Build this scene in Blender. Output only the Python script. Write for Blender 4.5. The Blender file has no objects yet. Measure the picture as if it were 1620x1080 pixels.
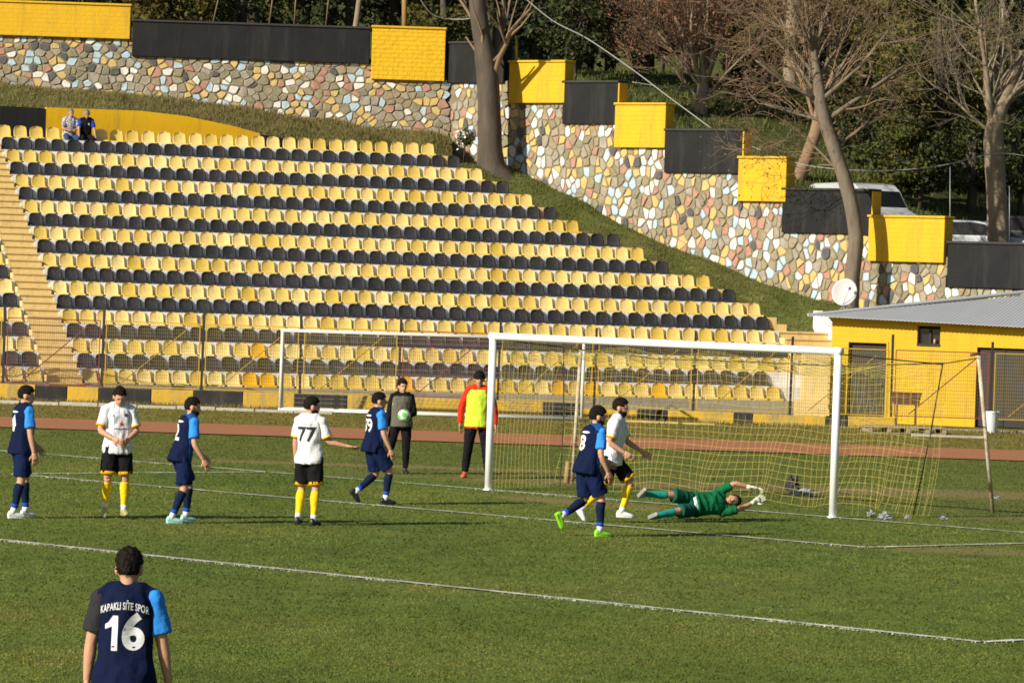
import bpy, bmesh, math, random
import numpy as np
from mathutils import Vector, Matrix, noise
from mathutils.bvhtree import BVHTree

random.seed(7)
RNG = np.random.default_rng(7)
sc = bpy.context.scene
COL = sc.collection
rad = math.radians

# ---------------------------------------------------------------- camera, world, sun
FOC, CAMZ, PITCH, ROLL = 6892.3, 3.266, -0.011886, 0.03292      # focal length in pixels of the 1620 px frame
_v = np.array([0, math.cos(PITCH), math.sin(PITCH)])
_r = np.array([1.0, 0, 0]); _u = np.cross(_r, _v)
CR = math.cos(ROLL) * _r + math.sin(ROLL) * _u
CU = -math.sin(ROLL) * _r + math.cos(ROLL) * _u
cam = bpy.data.cameras.new('camera')
cam.sensor_width = 36.0
cam.lens = FOC / 1620.0 * 36.0
cam.clip_start, cam.clip_end = 1.0, 2000.0
camo = bpy.data.objects.new('camera', cam)
COL.objects.link(camo)
camo.matrix_world = Matrix(((CR[0], CU[0], -_v[0], 0), (CR[1], CU[1], -_v[1], 0), (CR[2], CU[2], -_v[2], CAMZ), (0, 0, 0, 1)))
sc.camera = camo

SUN_EL = rad(27.0)
SH = Vector((0.77, 0.64, 0)).normalized()                 # the way shadows fall on the ground
world = bpy.data.worlds.new('World'); sc.world = world; world.use_nodes = True
wn = world.node_tree; wn.nodes.clear()
sky = wn.nodes.new('ShaderNodeTexSky'); sky.sky_type = 'NISHITA'; sky.sun_disc = False
sky.sun_elevation = SUN_EL
sky.sun_rotation = math.atan2(-SH.x, -SH.y)
sky.air_density, sky.dust_density, sky.ozone_density = 1.0, 1.0, 1.0
bg = wn.nodes.new('ShaderNodeBackground'); bg.inputs[1].default_value = 0.056
wo = wn.nodes.new('ShaderNodeOutputWorld')
wn.links.new(sky.outputs[0], bg.inputs[0]); wn.links.new(bg.outputs[0], wo.inputs[0])
sl = bpy.data.lights.new('sun', 'SUN'); sl.energy = 5.0; sl.angle = rad(0.55); sl.color = (1.0, 0.93, 0.79)
so = bpy.data.objects.new('sun', sl); COL.objects.link(so)
so.location = (-60, -40, 60)
sd = Vector((SH.x * math.cos(SUN_EL), SH.y * math.cos(SUN_EL), -math.sin(SUN_EL)))
so.rotation_euler = sd.to_track_quat('-Z', 'Y').to_euler()
vs = sc.view_settings
vs.view_transform = 'Standard'; vs.look = 'None'; vs.exposure = 0.47; vs.gamma = 1.0; vs.use_curve_mapping = False
sc.cycles.use_denoising = True
sc.cycles.filter_width = 1.7
sc.cycles.max_bounces = 6
sc.cycles.transparent_max_bounces = 12

# ---------------------------------------------------------------- from the picture to the place
def ray(px, py):
    d = _v + CR * (px - 810) / FOC - CU * (py - 540) / FOC
    return d / d[1]
def at(px, py, D):
    return Vector(ray(px, py) * D) + Vector((0, 0, CAMZ))
def gnd(px, py, z=0.0):
    d = ray(px, py)
    return Vector(d * ((z - CAMZ) / d[2])) + Vector((0, 0, CAMZ))
def on_plane(px, py, p0, n):
    d = Vector(ray(px, py)); c = Vector((0, 0, CAMZ))
    return c + d * ((Vector(p0) - c).dot(n) / d.dot(n))

# ---------------------------------------------------------------- materials
def lin(c):
    return tuple(((x / 255) / 12.92 if x <= 10 else ((x / 255 + 0.055) / 1.055) ** 2.4) for x in c) + (1.0,)
def col(c):
    return tuple(c) + (1.0,) if len(c) == 3 else tuple(c)
MATS = {}
def mat(name, c, rough=0.7, var=0.0, scale=6.0, c2=None, bump=0.0, bscale=40.0, spec=0.3, stretch=None, metal=0.0, coat=0.0, trans=0.0):
    """a procedural paint or stuff: base colour c (linear), mottled towards c2, with fine relief"""
    if name in MATS: return MATS[name]
    m = bpy.data.materials.new(name); m.use_nodes = True; MATS[name] = m
    nt = m.node_tree; b = nt.nodes['Principled BSDF']
    b.inputs['Roughness'].default_value = rough
    b.inputs['Specular IOR Level'].default_value = spec
    b.inputs['Metallic'].default_value = metal
    b.inputs['Coat Weight'].default_value = coat
    b.inputs['Base Color'].default_value = col(c)
    tc = nt.nodes.new('ShaderNodeTexCoord'); src = tc.outputs['Object']
    if stretch:
        mp = nt.nodes.new('ShaderNodeMapping'); mp.inputs['Scale'].default_value = stretch
        nt.links.new(src, mp.inputs[0]); src = mp.outputs[0]
    if var > 0:
        n = nt.nodes.new('ShaderNodeTexNoise'); n.inputs['Scale'].default_value = scale; n.inputs['Detail'].default_value = 6
        n.inputs['Roughness'].default_value = 0.65
        nt.links.new(src, n.inputs['Vector'])
        mr = nt.nodes.new('ShaderNodeMapRange'); mr.inputs[1].default_value = 0.5 - 0.5 * 0.4; mr.inputs[2].default_value = 0.5 + 0.5 * 0.4
        mr.inputs[3].default_value = 0.0; mr.inputs[4].default_value = var
        nt.links.new(n.outputs[0], mr.inputs[0])
        mx = nt.nodes.new('ShaderNodeMix'); mx.data_type = 'RGBA'
        mx.inputs[6].default_value = col(c); mx.inputs[7].default_value = col(c2 if c2 else [x * 0.45 for x in c[:3]])
        nt.links.new(mr.outputs[0], mx.inputs[0]); nt.links.new(mx.outputs[2], b.inputs['Base Color'])
    if bump > 0:
        n2 = nt.nodes.new('ShaderNodeTexNoise'); n2.inputs['Scale'].default_value = bscale; n2.inputs['Detail'].default_value = 4
        nt.links.new(src, n2.inputs['Vector'])
        bp = nt.nodes.new('ShaderNodeBump'); bp.inputs['Strength'].default_value = bump; bp.inputs['Distance'].default_value = 0.02
        nt.links.new(n2.outputs[0], bp.inputs['Height']); nt.links.new(bp.outputs[0], b.inputs['Normal'])
    if trans > 0:
        nt.nodes.remove(nt.nodes['Material Output']) if False else None
        t = nt.nodes.new('ShaderNodeBsdfTranslucent'); t.inputs[0].default_value = col(c)
        ms = nt.nodes.new('ShaderNodeMixShader'); ms.inputs[0].default_value = trans
        nt.links.new(b.outputs[0], ms.inputs[1]); nt.links.new(t.outputs[0], ms.inputs[2])
        nt.links.new(ms.outputs[0], nt.nodes['Material Output'].inputs[0])
    return m

def weather(m, grime, amt=0.5, lo=0.52, hi=0.72, st=(3.0, 3.0, 0.35), scale=1.0):
    """rain streaks, dirt and scuffs over a paint"""
    nt = m.node_tree; b = nt.nodes['Principled BSDF']; src = b.inputs['Base Color'].links[0].from_socket
    tc = nt.nodes.new('ShaderNodeTexCoord'); mp = nt.nodes.new('ShaderNodeMapping'); mp.inputs['Scale'].default_value = st
    n = nt.nodes.new('ShaderNodeTexNoise'); n.inputs['Scale'].default_value = scale; n.inputs['Detail'].default_value = 8; n.inputs['Roughness'].default_value = 0.72
    nt.links.new(tc.outputs['Object'], mp.inputs[0]); nt.links.new(mp.outputs[0], n.inputs['Vector'])
    r = nt.nodes.new('ShaderNodeMapRange'); r.inputs[1].default_value = lo; r.inputs[2].default_value = hi; r.inputs[3].default_value = 0.0; r.inputs[4].default_value = amt
    mx = nt.nodes.new('ShaderNodeMix'); mx.data_type = 'RGBA'; mx.inputs[7].default_value = col(grime)
    nt.links.new(n.outputs[0], r.inputs[0]); nt.links.new(r.outputs[0], mx.inputs[0]); nt.links.new(src, mx.inputs[6]); nt.links.new(mx.outputs[2], b.inputs['Base Color'])

# ---------------------------------------------------------------- mesh helpers
class MB:
    def __init__(s): s.v, s.f, s.m = [], [], []
    def add(s, vs, fs, mi=0):
        o = len(s.v); s.v += [tuple(p) for p in vs]; s.f += [tuple(i + o for i in f) for f in fs]; s.m += [mi] * len(fs)
    def box(s, a, b, M=None, mi=0):
        (x0, y0, z0), (x1, y1, z1) = a, b
        p = [Vector(q) for q in ((x0, y0, z0), (x1, y0, z0), (x1, y1, z0), (x0, y1, z0), (x0, y0, z1), (x1, y0, z1), (x1, y1, z1), (x0, y1, z1))]
        if M is not None: p = [M @ q for q in p]
        s.add(p, ((0, 3, 2, 1), (4, 5, 6, 7), (0, 1, 5, 4), (1, 2, 6, 5), (2, 3, 7, 6), (3, 0, 4, 7)), mi)
    def tube(s, path, radii, n=8, mi=0, cap=True, axes=None):
        path = [Vector(p) for p in path]; N = len(path)
        if not hasattr(radii, '__len__'): radii = [radii] * N
        vs = []; ref = None
        for i, p in enumerate(path):
            t = (path[min(i + 1, N - 1)] - path[max(i - 1, 0)])
            t = t.normalized() if t.length > 1e-9 else Vector((0, 0, 1))
            if axes: a, b = axes[i]
            else:
                if ref is None: ref = Vector((1, 0, 0)) if abs(t.x) < 0.8 else Vector((0, 1, 0))
                a = (ref - t * ref.dot(t)).normalized(); ref = a; b = t.cross(a)
            r = radii[i]; ra, rb = r if hasattr(r, '__len__') else (r, r)
            for k in range(n):
                w = 2 * math.pi * k / n
                vs.append(p + a * (ra * math.cos(w)) + b * (rb * math.sin(w)))
        fs = []
        for i in range(N - 1):
            for k in range(n):
                k2 = (k + 1) % n
                fs.append((i * n + k, i * n + k2, (i + 1) * n + k2, (i + 1) * n + k))
        if cap:
            fs.append(tuple(range(n - 1, -1, -1))); fs.append(tuple((N - 1) * n + k for k in range(n)))
        s.add(vs, fs, mi)
    def ell(s, c, rx, ry, rz, M=None, nu=12, nv=8, fn=None, mi=0):
        vs = []; fs = []
        for j in range(nv + 1):
            th = math.pi * j / nv
            for i in range(nu):
                ph = 2 * math.pi * i / nu
                d = Vector((math.sin(th) * math.cos(ph), math.sin(th) * math.sin(ph), math.cos(th)))
                k = fn(d) if fn else 1.0
                q = Vector((d.x * rx * k, d.y * ry * k, d.z * rz * k))
                if M is not None: q = M @ q
                vs.append(Vector(c) + q)
        for j in range(nv):
            for i in range(nu):
                i2 = (i + 1) % nu
                fs.append((j * nu + i, (j + 1) * nu + i, (j + 1) * nu + i2, j * nu + i2))
        s.add(vs, fs, mi)
    def poly(s, pts, depth, mi=0):
        """a flat polygon pulled along the vector depth"""
        n = len(pts); p = [Vector(q) for q in pts]; d = Vector(depth)
        s.add(p + [q + d for q in p], [tuple(range(n)), tuple(range(2 * n - 1, n - 1, -1))] + [(i, i + n, (i + 1) % n + n, (i + 1) % n) for i in range(n)], mi)
    def mesh(s, name, mats=None, smooth=False):
        me = bpy.data.meshes.new(name); me.from_pydata([tuple(v) for v in s.v], [], s.f)
        for m in (mats if isinstance(mats, (list, tuple)) else [mats] if mats else []): me.materials.append(m)
        if any(s.m): me.polygons.foreach_set('material_index', s.m)
        if smooth: me.polygons.foreach_set('use_smooth', [True] * len(me.polygons))
        me.update(); return me
    def build(s, name, mats, parent=None, smooth=False, fix=False, bevel=0):
        me = s.mesh(name, mats, smooth)
        if fix or bevel:
            bm = bmesh.new(); bm.from_mesh(me); bmesh.ops.recalc_face_normals(bm, faces=bm.faces)
            if bevel: bmesh.ops.bevel(bm, geom=[e for e in bm.edges], offset=bevel, segments=1, affect='EDGES', profile=0.6)
            bm.to_mesh(me); bm.free()
        return link(name, me, parent)
def link(name, me, parent=None):
    o = bpy.data.objects.new(name, me); COL.objects.link(o)
    if parent is not None: o.parent = parent
    return o
def tag(o, label=None, cat=None, group=None, kind=None):
    if label: o['label'] = label
    if cat: o['category'] = cat
    if group: o['group'] = group
    if kind: o['kind'] = kind
    return o
def empty(name, loc=(0, 0, 0), rz=0.0, label=None, cat=None, group=None):
    o = bpy.data.objects.new(name, None); COL.objects.link(o); o.empty_display_size = 0.2
    o.location = loc; o.rotation_euler = (0, 0, rz)
    return tag(o, label, cat, group)
def raw(name, V, Fc, m, parent=None, smooth=False, loops=4):
    """many faces at once from arrays: V (n,3), Fc (k,loops)"""
    me = bpy.data.meshes.new(name); nv, nf = len(V), len(Fc)
    me.vertices.add(nv); me.vertices.foreach_set('co', np.asarray(V, dtype=np.float32).ravel())
    me.loops.add(nf * loops); me.loops.foreach_set('vertex_index', np.asarray(Fc, dtype=np.int32).ravel())
    me.polygons.add(nf); me.polygons.foreach_set('loop_start', np.arange(nf, dtype=np.int32) * loops)
    if smooth: me.polygons.foreach_set('use_smooth', [True] * nf)
    me.materials.append(m); me.update(calc_edges=True)
    return link(name, me, parent)
ORD = ['', 'first', 'second', 'third', 'fourth', 'fifth', 'sixth', 'seventh', 'eighth', 'ninth', 'tenth', 'eleventh', 'twelfth', 'thirteenth', 'fourteenth', 'fifteenth', 'sixteenth', 'seventeenth', 'eighteenth', 'nineteenth', 'twentieth']
def ordinal(n):
    if n <= 20: return ORD[n]
    t = {2: 'twent', 3: 'thirt', 4: 'fort', 5: 'fift'}[n // 10]
    return t + 'ieth' if n % 10 == 0 else t + 'y-' + ORD[n % 10]
# ---------------------------------------------------------------- grounds
def grass_mat(name, cols, worn=0.25, dry=(0.155, 0.12, 0.045), spots=()):
    m = bpy.data.materials.new(name); m.use_nodes = True; MATS[name] = m
    nt = m.node_tree; b = nt.nodes['Principled BSDF']; b.inputs['Roughness'].default_value = 0.9
    b.inputs['Specular IOR Level'].default_value = 0.12
    tc = nt.nodes.new('ShaderNodeTexCoord')
    def nz(scale, detail=5, rough=0.6, st=None):
        n = nt.nodes.new('ShaderNodeTexNoise'); n.inputs['Scale'].default_value = scale; n.inputs['Detail'].default_value = detail; n.inputs['Roughness'].default_value = rough
        s = tc.outputs['Object']
        if st:
            mp = nt.nodes.new('ShaderNodeMapping'); mp.inputs['Scale'].default_value = st; nt.links.new(s, mp.inputs[0]); s = mp.outputs[0]
        nt.links.new(s, n.inputs['Vector']); return n.outputs[0]
    def ramp(src, stops):
        r = nt.nodes.new('ShaderNodeValToRGB'); nt.links.new(src, r.inputs[0])
        r.color_ramp.elements[0].position, r.color_ramp.elements[0].color = stops[0][0], col(stops[0][1])
        r.color_ramp.elements[1].position, r.color_ramp.elements[1].color = stops[-1][0], col(stops[-1][1])
        for p, c in stops[1:-1]:
            e = r.color_ramp.elements.new(p); e.color = col(c)
        return r.outputs[0]
    def mix(f, a, b_, kind='MIX'):
        x = nt.nodes.new('ShaderNodeMix'); x.data_type = 'RGBA'; x.blend_type = kind
        if isinstance(f, float): x.inputs[0].default_value = f
        else: nt.links.new(f, x.inputs[0])
        for k, q in ((6, a), (7, b_)):
            if isinstance(q, (tuple, list)): x.inputs[k].default_value = col(q)
            else: nt.links.new(q, x.inputs[k])
        return x.outputs[2]
    big = ramp(nz(0.16, 4), [(0.32, cols[0]), (0.5, cols[1]), (0.68, cols[2])])
    mid = ramp(nz(2.2, 6, 0.7, (1.0, 0.55, 1.0)), [(0.3, (0.62, 0.62, 0.60)), (0.7, (1.30, 1.30, 1.25))])
    c = mix(1.0, big, mid, 'MULTIPLY')
    fine = ramp(nz(38.0, 3, 0.8), [(0.25, (0.55, 0.55, 0.5)), (0.75, (1.5, 1.5, 1.45))])
    c = mix(1.0, c, fine, 'MULTIPLY')
    w = ramp(nz(0.55, 7, 0.72), [(0.56, (0, 0, 0)), (0.74, (worn, worn, worn))])
    c = mix(w, c, dry)
    for (cx, cy, a, b_, rot, amt) in spots:                # earth worn bare by feet: soft ragged ovals
        mp = nt.nodes.new('ShaderNodeMapping'); mp.vector_type = 'TEXTURE'; mp.inputs['Location'].default_value = (cx, cy, 0); mp.inputs['Rotation'].default_value = (0, 0, rot); mp.inputs['Scale'].default_value = (a, b_, 1)
        nt.links.new(tc.outputs['Object'], mp.inputs[0]); ln = nt.nodes.new('ShaderNodeVectorMath'); ln.operation = 'LENGTH'; nt.links.new(mp.outputs[0], ln.inputs[0])
        ad = nt.nodes.new('ShaderNodeMath'); ad.operation = 'MULTIPLY_ADD'; ad.inputs[1].default_value = 1.6; nt.links.new(nz(1.1, 8, 0.72), ad.inputs[0]); nt.links.new(ln.outputs['Value'], ad.inputs[2])
        mr = nt.nodes.new('ShaderNodeMapRange'); mr.interpolation_type = 'SMOOTHSTEP'; mr.inputs[1].default_value = 1.25; mr.inputs[2].default_value = 1.95; mr.inputs[3].default_value = amt; mr.inputs[4].default_value = 0.0
        nt.links.new(ad.outputs[0], mr.inputs[0]); c = mix(mr.outputs[0], c, (0.23, 0.17, 0.075))
    nt.links.new(c, b.inputs['Base Color'])
    bp = nt.nodes.new('ShaderNodeBump'); bp.inputs['Strength'].default_value = 0.55; bp.inputs['Distance'].default_value = 0.04
    nt.links.new(nz(24.0, 5, 0.75), bp.inputs['Height']); nt.links.new(bp.outputs[0], b.inputs['Normal'])
    return m
# pitch frame: gx along the goal line (to the right), gy behind the goal
GX = Vector((0.7007, -0.7135, 0)); GY = Vector((0.7135, 0.7007, 0)); G0 = Vector((-0.266, 70.72, 0))
def gp(x, y, z=0.0): return G0 + GX * x + GY * y + Vector((0, 0, z))
SPOTS = []
for (x, y, a, b_, r, amt) in ((3.2, -1.2, 2.6, 0.8, -45.5, 0.8), (3.0, 9.5, 13, 1.8, 2, 0.75), (-7.0, 4.5, 7, 0.9, 3, 0.8), (11.0, 6.0, 6, 1.1, 2, 0.75), (14.2, -4.0, 2.6, 0.9, 3, 0.7), (0, 5.0, 5, 1.2, 0, 0.45)):
    q_ = gp(x, y); SPOTS.append((q_.x, q_.y, a, b_, rad(r), amt))
PITCH_G = grass_mat('pitch_grass', [(0.088, 0.130, 0.024), (0.108, 0.146, 0.028), (0.130, 0.148, 0.034)], 0.42, (0.18, 0.14, 0.05), SPOTS)
VERGE_G = grass_mat('verge_grass', [(0.14, 0.135, 0.016), (0.165, 0.145, 0.018), (0.185, 0.145, 0.024)], 0.5)
BANK_G = grass_mat('bank_grass', [(0.105, 0.130, 0.032), (0.130, 0.142, 0.042), (0.155, 0.138, 0.055)], 0.75, (0.11, 0.082, 0.042))
HILL_G = grass_mat('hill_grass', [(0.045, 0.060, 0.016), (0.062, 0.074, 0.020), (0.080, 0.074, 0.026)], 0.65, (0.09, 0.065, 0.03))
BLADE = [mat('blade_fresh', (0.150, 0.185, 0.042), 0.8, 0.9, 0.7, (0.20, 0.18, 0.065), trans=0.5), mat('blade_dry', (0.25, 0.20, 0.085), 0.85, 0.9, 0.7, (0.16, 0.16, 0.05), trans=0.45)]

def sheet(name, pts, z, m, res=None):
    me = bpy.data.meshes.new(name); me.from_pydata([(p[0], p[1], z) for p in pts], [], [tuple(range(len(pts)))]); me.materials.append(m); me.update()
    o = link(name, me); tag(o, kind='structure'); return o
sheet('ground', [(-600, -60), (600, -60), (600, 900), (-600, 900)], -0.02, PITCH_G)
sheet('pitch', [(-70, -10), (70, -10), (70, 91.9), (-70, 91.9)], 0.0, PITCH_G)

def strip(name, y0, y1, z, m, bow=0.0, x0=-45, x1=45, n=60):
    """a band across the ground, gently bowed like the bend of the track"""
    vs, fs = [], []
    for i in range(n + 1):
        x = x0 + (x1 - x0) * i / n; k = bow * (x / 20.0) ** 2
        vs += [(x, y0 + k + 0.12 * noise.noise((x * 0.7, y0, 1)), z), (x, y1 + k + 0.12 * noise.noise((x * 0.7, y1, 2)), z)]
    for i in range(n): fs.append((2 * i, 2 * i + 2, 2 * i + 3, 2 * i + 1))
    me = bpy.data.meshes.new(name); me.from_pydata(vs, [], fs); me.materials.append(m); me.update()
    return tag(link(name, me), kind='structure')
TRACK = mat('clay_track', (0.40, 0.165, 0.082), 0.95, 0.9, 1.1, (0.29, 0.14, 0.07), 0.6, 30.0, 0.1, (0.35, 1.6, 1.0))
strip('running_track', 92.3, 98.9, 0.006, TRACK)
strip('verge', 98.7, 116.5, 0.002, VERGE_G)

def line_mat():
    m = bpy.data.materials.new('chalk_line'); m.use_nodes = True; nt = m.node_tree; b = nt.nodes['Principled BSDF']; b.inputs['Roughness'].default_value = 0.95
    tc = nt.nodes.new('ShaderNodeTexCoord')
    n = nt.nodes.new('ShaderNodeTexNoise'); n.inputs['Scale'].default_value = 3.0; n.inputs['Detail'].default_value = 9; n.inputs['Roughness'].default_value = 0.8
    nt.links.new(tc.outputs['Object'], n.inputs['Vector'])
    r = nt.nodes.new('ShaderNodeValToRGB'); r.color_ramp.elements[0].position = 0.38; r.color_ramp.elements[0].color = (0.13, 0.145, 0.06, 1)
    r.color_ramp.elements[1].position = 0.62; r.color_ramp.elements[1].color = (0.74, 0.74, 0.66, 1)
    nt.links.new(n.outputs[0], r.inputs[0]); nt.links.new(r.outputs[0], b.inputs['Base Color'])
    return m
LINE = line_mat()
def chalk(a, b, w=0.15, fade=0):
    a, b = Vector(a), Vector(b); d = (b - a).normalized(); q = Vector((-d.y, d.x, 0)); n = max(2, int((b - a).length / 0.16))
    vs, fs = [], []
    for i in range(n + 1):
        p = a.lerp(b, i / n); k1 = w / 2 * (0.8 + 0.55 * noise.noise(p * 5.0)); k2 = w / 2 * (0.8 + 0.55 * noise.noise(p * 5.0 + Vector((9, 9, 9)))); j = 0.03 * noise.noise(p * 0.8)
        vs += [p + q * (k1 + j), p - q * (k2 - j)]
    for i in range(n): fs.append((2 * i, 2 * i + 1, 2 * i + 3, 2 * i + 2))
    me = bpy.data.meshes.new('pitch_line'); me.from_pydata([(v.x, v.y, 0.014) for v in vs], [], fs); me.materials.append(LINE); me.update()
    me.update(); o = link('pitch_line', me); tag(o, kind='structure'); return o
chalk(gp(-22, 0), gp(26, 0)); chalk(gp(-16.5, -16.5), gp(23.82, -16.5), 0.16); chalk(gp(23.82, -16.5), gp(23.82, 0))
chalk(gp(-5.5, -5.5), gp(12.82, -5.5)); chalk(gp(12.82, -5.5), gp(12.82, 0)); chalk(gp(-5.5, -5.5), gp(-5.5, 0))
chalk(gp(-16.5, -16.5), gp(-16.5, 0))

def tufts(name, pos, h0, h1, m, w=0.02, lean=0.5, kind='stuff', label=None, cat=None):
    """thin pointed blades standing at the given points"""
    P = np.asarray(pos, dtype=float); n = len(P)
    a = RNG.uniform(0, 2 * np.pi, n); h = RNG.uniform(h0, h1, n); l = RNG.uniform(0, lean, n) * h; b = RNG.uniform(0, 2 * np.pi, n)
    dx = np.stack([np.cos(a), np.sin(a), np.zeros(n)], 1) * (w * RNG.uniform(0.6, 1.4, n))[:, None]
    top = P + np.stack([np.cos(b) * l, np.sin(b) * l, h], 1)
    V = np.concatenate([P - dx, P + dx, top], 0); F_ = np.stack([np.arange(n), np.arange(n) + n, np.arange(n) + 2 * n], 1)
    o = raw(name, V, F_, m, loops=3); return tag(o, label, cat, kind=kind)

# short turf: blades standing over the whole pitch in view, left off the chalk lines
def turf_mat():
    m = bpy.data.materials.new('turf_blades'); m.use_nodes = True; nt = m.node_tree; b = nt.nodes['Principled BSDF']; b.inputs['Roughness'].default_value = 0.7; b.inputs['Specular IOR Level'].default_value = 0.15
    tc = nt.nodes.new('ShaderNodeTexCoord'); L = nt.links
    def nz(s, d, r):
        n = nt.nodes.new('ShaderNodeTexNoise'); n.inputs['Scale'].default_value = s; n.inputs['Detail'].default_value = d; n.inputs['Roughness'].default_value = r; L.new(tc.outputs['Object'], n.inputs['Vector']); return n.outputs[0]
    def ramp(src, stops):
        r = nt.nodes.new('ShaderNodeValToRGB'); L.new(src, r.inputs[0]); e = r.color_ramp.elements; e[0].position, e[0].color = stops[0][0], col(stops[0][1]); e[1].position, e[1].color = stops[-1][0], col(stops[-1][1])
        for p, c in stops[1:-1]: q = e.new(p); q.color = col(c)
        return r.outputs[0]
    big = ramp(nz(0.33, 7, 0.72), [(0.34, (0.110, 0.158, 0.031)), (0.45, (0.152, 0.198, 0.040)), (0.55, (0.188, 0.215, 0.046)), (0.62, (0.215, 0.215, 0.055)), (0.70, (0.28, 0.23, 0.085))])
    fine = ramp(nz(14.0, 3, 0.7), [(0.3, (0.78, 0.78, 0.74)), (0.7, (1.25, 1.22, 1.2))])
    x = nt.nodes.new('ShaderNodeMix'); x.data_type = 'RGBA'; x.blend_type = 'MULTIPLY'; x.inputs[0].default_value = 1.0; L.new(big, x.inputs[6]); L.new(fine, x.inputs[7]); L.new(x.outputs[2], b.inputs['Base Color'])
    # long soft patches where the grass grows thicker or thinner, and drier rough grass beyond the goal line
    mp = nt.nodes.new('ShaderNodeMapping'); mp.inputs['Scale'].default_value = (0.42, 0.10, 1); L.new(tc.outputs['Object'], mp.inputs[0])
    n = nt.nodes.new('ShaderNodeTexNoise'); n.inputs['Scale'].default_value = 1.0; n.inputs['Detail'].default_value = 5; n.inputs['Roughness'].default_value = 0.6; L.new(mp.outputs[0], n.inputs['Vector'])
    pt = ramp(n.outputs[0], [(0.34, (0.66, 0.74, 0.70)), (0.5, (1.0, 1.0, 1.0)), (0.66, (1.32, 1.22, 1.15))])
    x2 = nt.nodes.new('ShaderNodeMix'); x2.data_type = 'RGBA'; x2.blend_type = 'MULTIPLY'; x2.inputs[0].default_value = 1.0; L.new(x.outputs[2], x2.inputs[6]); L.new(pt, x2.inputs[7])
    dv = nt.nodes.new('ShaderNodeVectorMath'); dv.operation = 'SUBTRACT'; dv.inputs[1].default_value = G0[:]; L.new(tc.outputs['Object'], dv.inputs[0])
    dt = nt.nodes.new('ShaderNodeVectorMath'); dt.operation = 'DOT_PRODUCT'; dt.inputs[1].default_value = GY[:]; L.new(dv.outputs[0], dt.inputs[0])
    ma = nt.nodes.new('ShaderNodeMath'); ma.operation = 'MULTIPLY_ADD'; ma.inputs[1].default_value = 7.0; L.new(n.outputs[0], ma.inputs[0]); L.new(dt.outputs['Value'], ma.inputs[2])
    mr = nt.nodes.new('ShaderNodeMapRange'); mr.interpolation_type = 'SMOOTHSTEP'; mr.inputs[1].default_value = 3.0; mr.inputs[2].default_value = 8.0; mr.inputs[3].default_value = 0.0; mr.inputs[4].default_value = 0.55; L.new(ma.outputs[0], mr.inputs[0])
    x3 = nt.nodes.new('ShaderNodeMix'); x3.data_type = 'RGBA'; x3.inputs[7].default_value = (0.165, 0.150, 0.052, 1); L.new(mr.outputs[0], x3.inputs[0]); L.new(x2.outputs[2], x3.inputs[6]); x = x3; L.new(x.outputs[2], b.inputs['Base Color'])
    t = nt.nodes.new('ShaderNodeBsdfTranslucent'); L.new(x.outputs[2], t.inputs[0]); ms = nt.nodes.new('ShaderNodeMixShader'); ms.inputs[0].default_value = 0.5
    L.new(b.outputs[0], ms.inputs[1]); L.new(t.outputs[0], ms.inputs[2]); L.new(ms.outputs[0], nt.nodes['Material Output'].inputs[0])
    return m
TURF = turf_mat()
def turf(n, d0, d1, h0, h1, w):
    D = np.sqrt(RNG.uniform(d0 * d0, d1 * d1, n)); Lx = RNG.uniform(-0.145, 0.145, n) * D
    P = np.stack([Lx, D, np.zeros(n)], 1); g = P[:, :2] - np.array([G0.x, G0.y]); gx = g @ np.array([GX.x, GX.y]); gy = g @ np.array([GY.x, GY.y]); keep_ = np.ones(n, bool)
    for yv, a, c in ((0, -22, 26), (-16.5, -16.5, 23.9), (-5.5, -5.5, 12.9)): keep_ &= ~((abs(gy - yv) < 0.075) & (gx > a) & (gx < c))
    for xv, a, c in ((23.82, -16.5, 0), (12.82, -5.5, 0), (-5.5, -5.5, 0), (-16.5, -16.5, 0)): keep_ &= ~((abs(gx - xv) < 0.075) & (gy > a) & (gy < c))
    for (cx, cy, a, b_, r, amt) in SPOTS:
        dx, dy = P[:, 0] - cx, P[:, 1] - cy; u = (dx * math.cos(r) + dy * math.sin(r)) / a; v_ = (-dx * math.sin(r) + dy * math.cos(r)) / b_
        keep_ &= ~((np.sqrt(u * u + v_ * v_) + RNG.normal(0, 0.25, n)) < 0.85) | (RNG.random(n) > amt)
    return tufts('turf', P[keep_], h0, h1, TURF, w, 0.9, label='short mown grass covering the football pitch', cat='grass')
turf(142000, 22, 44, 0.006, 0.020, 0.010)
turf(190000, 44, 91.5, 0.008, 0.023, 0.014)
pos = []                                              # the blades on the lines carry the chalk
for a, b_ in ((gp(-22, 0), gp(26, 0)), (gp(-16.5, -16.5), gp(23.82, -16.5)), (gp(23.82, -16.5), gp(23.82, 0)), (gp(-5.5, -5.5), gp(12.82, -5.5)), (gp(12.82, -5.5), gp(12.82, 0)), (gp(-5.5, -5.5), gp(-5.5, 0))):
    d = (b_ - a); q = Vector((-d.y, d.x, 0)).normalized(); near = a.y < 60 and b_.y < 62
    for _ in range(int(d.length * 380)):
        p = a + d * random.random()
        if abs(p.x / p.y) > 0.145 or p.y < 21: continue
        f = noise.noise(p * 0.35) * 0.6 + noise.noise(p * 1.7) * 0.5
        if f < -0.28 + (0.50 if p.y > 55 else 0.0) + random.gauss(0, 0.12): continue
        p = p + q * random.gauss(0, 0.036); pos.append(p[:])
CHALKB = mat('chalked_blade', (0.58, 0.58, 0.51), 0.9, 0.5, 2.5, (0.42, 0.44, 0.30), trans=0.3)
tufts('chalked_turf', pos, 0.008, 0.024, CHALKB, 0.012, 0.9, label='grass blades whitened with chalk along the pitch lines', cat='grass')

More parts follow.
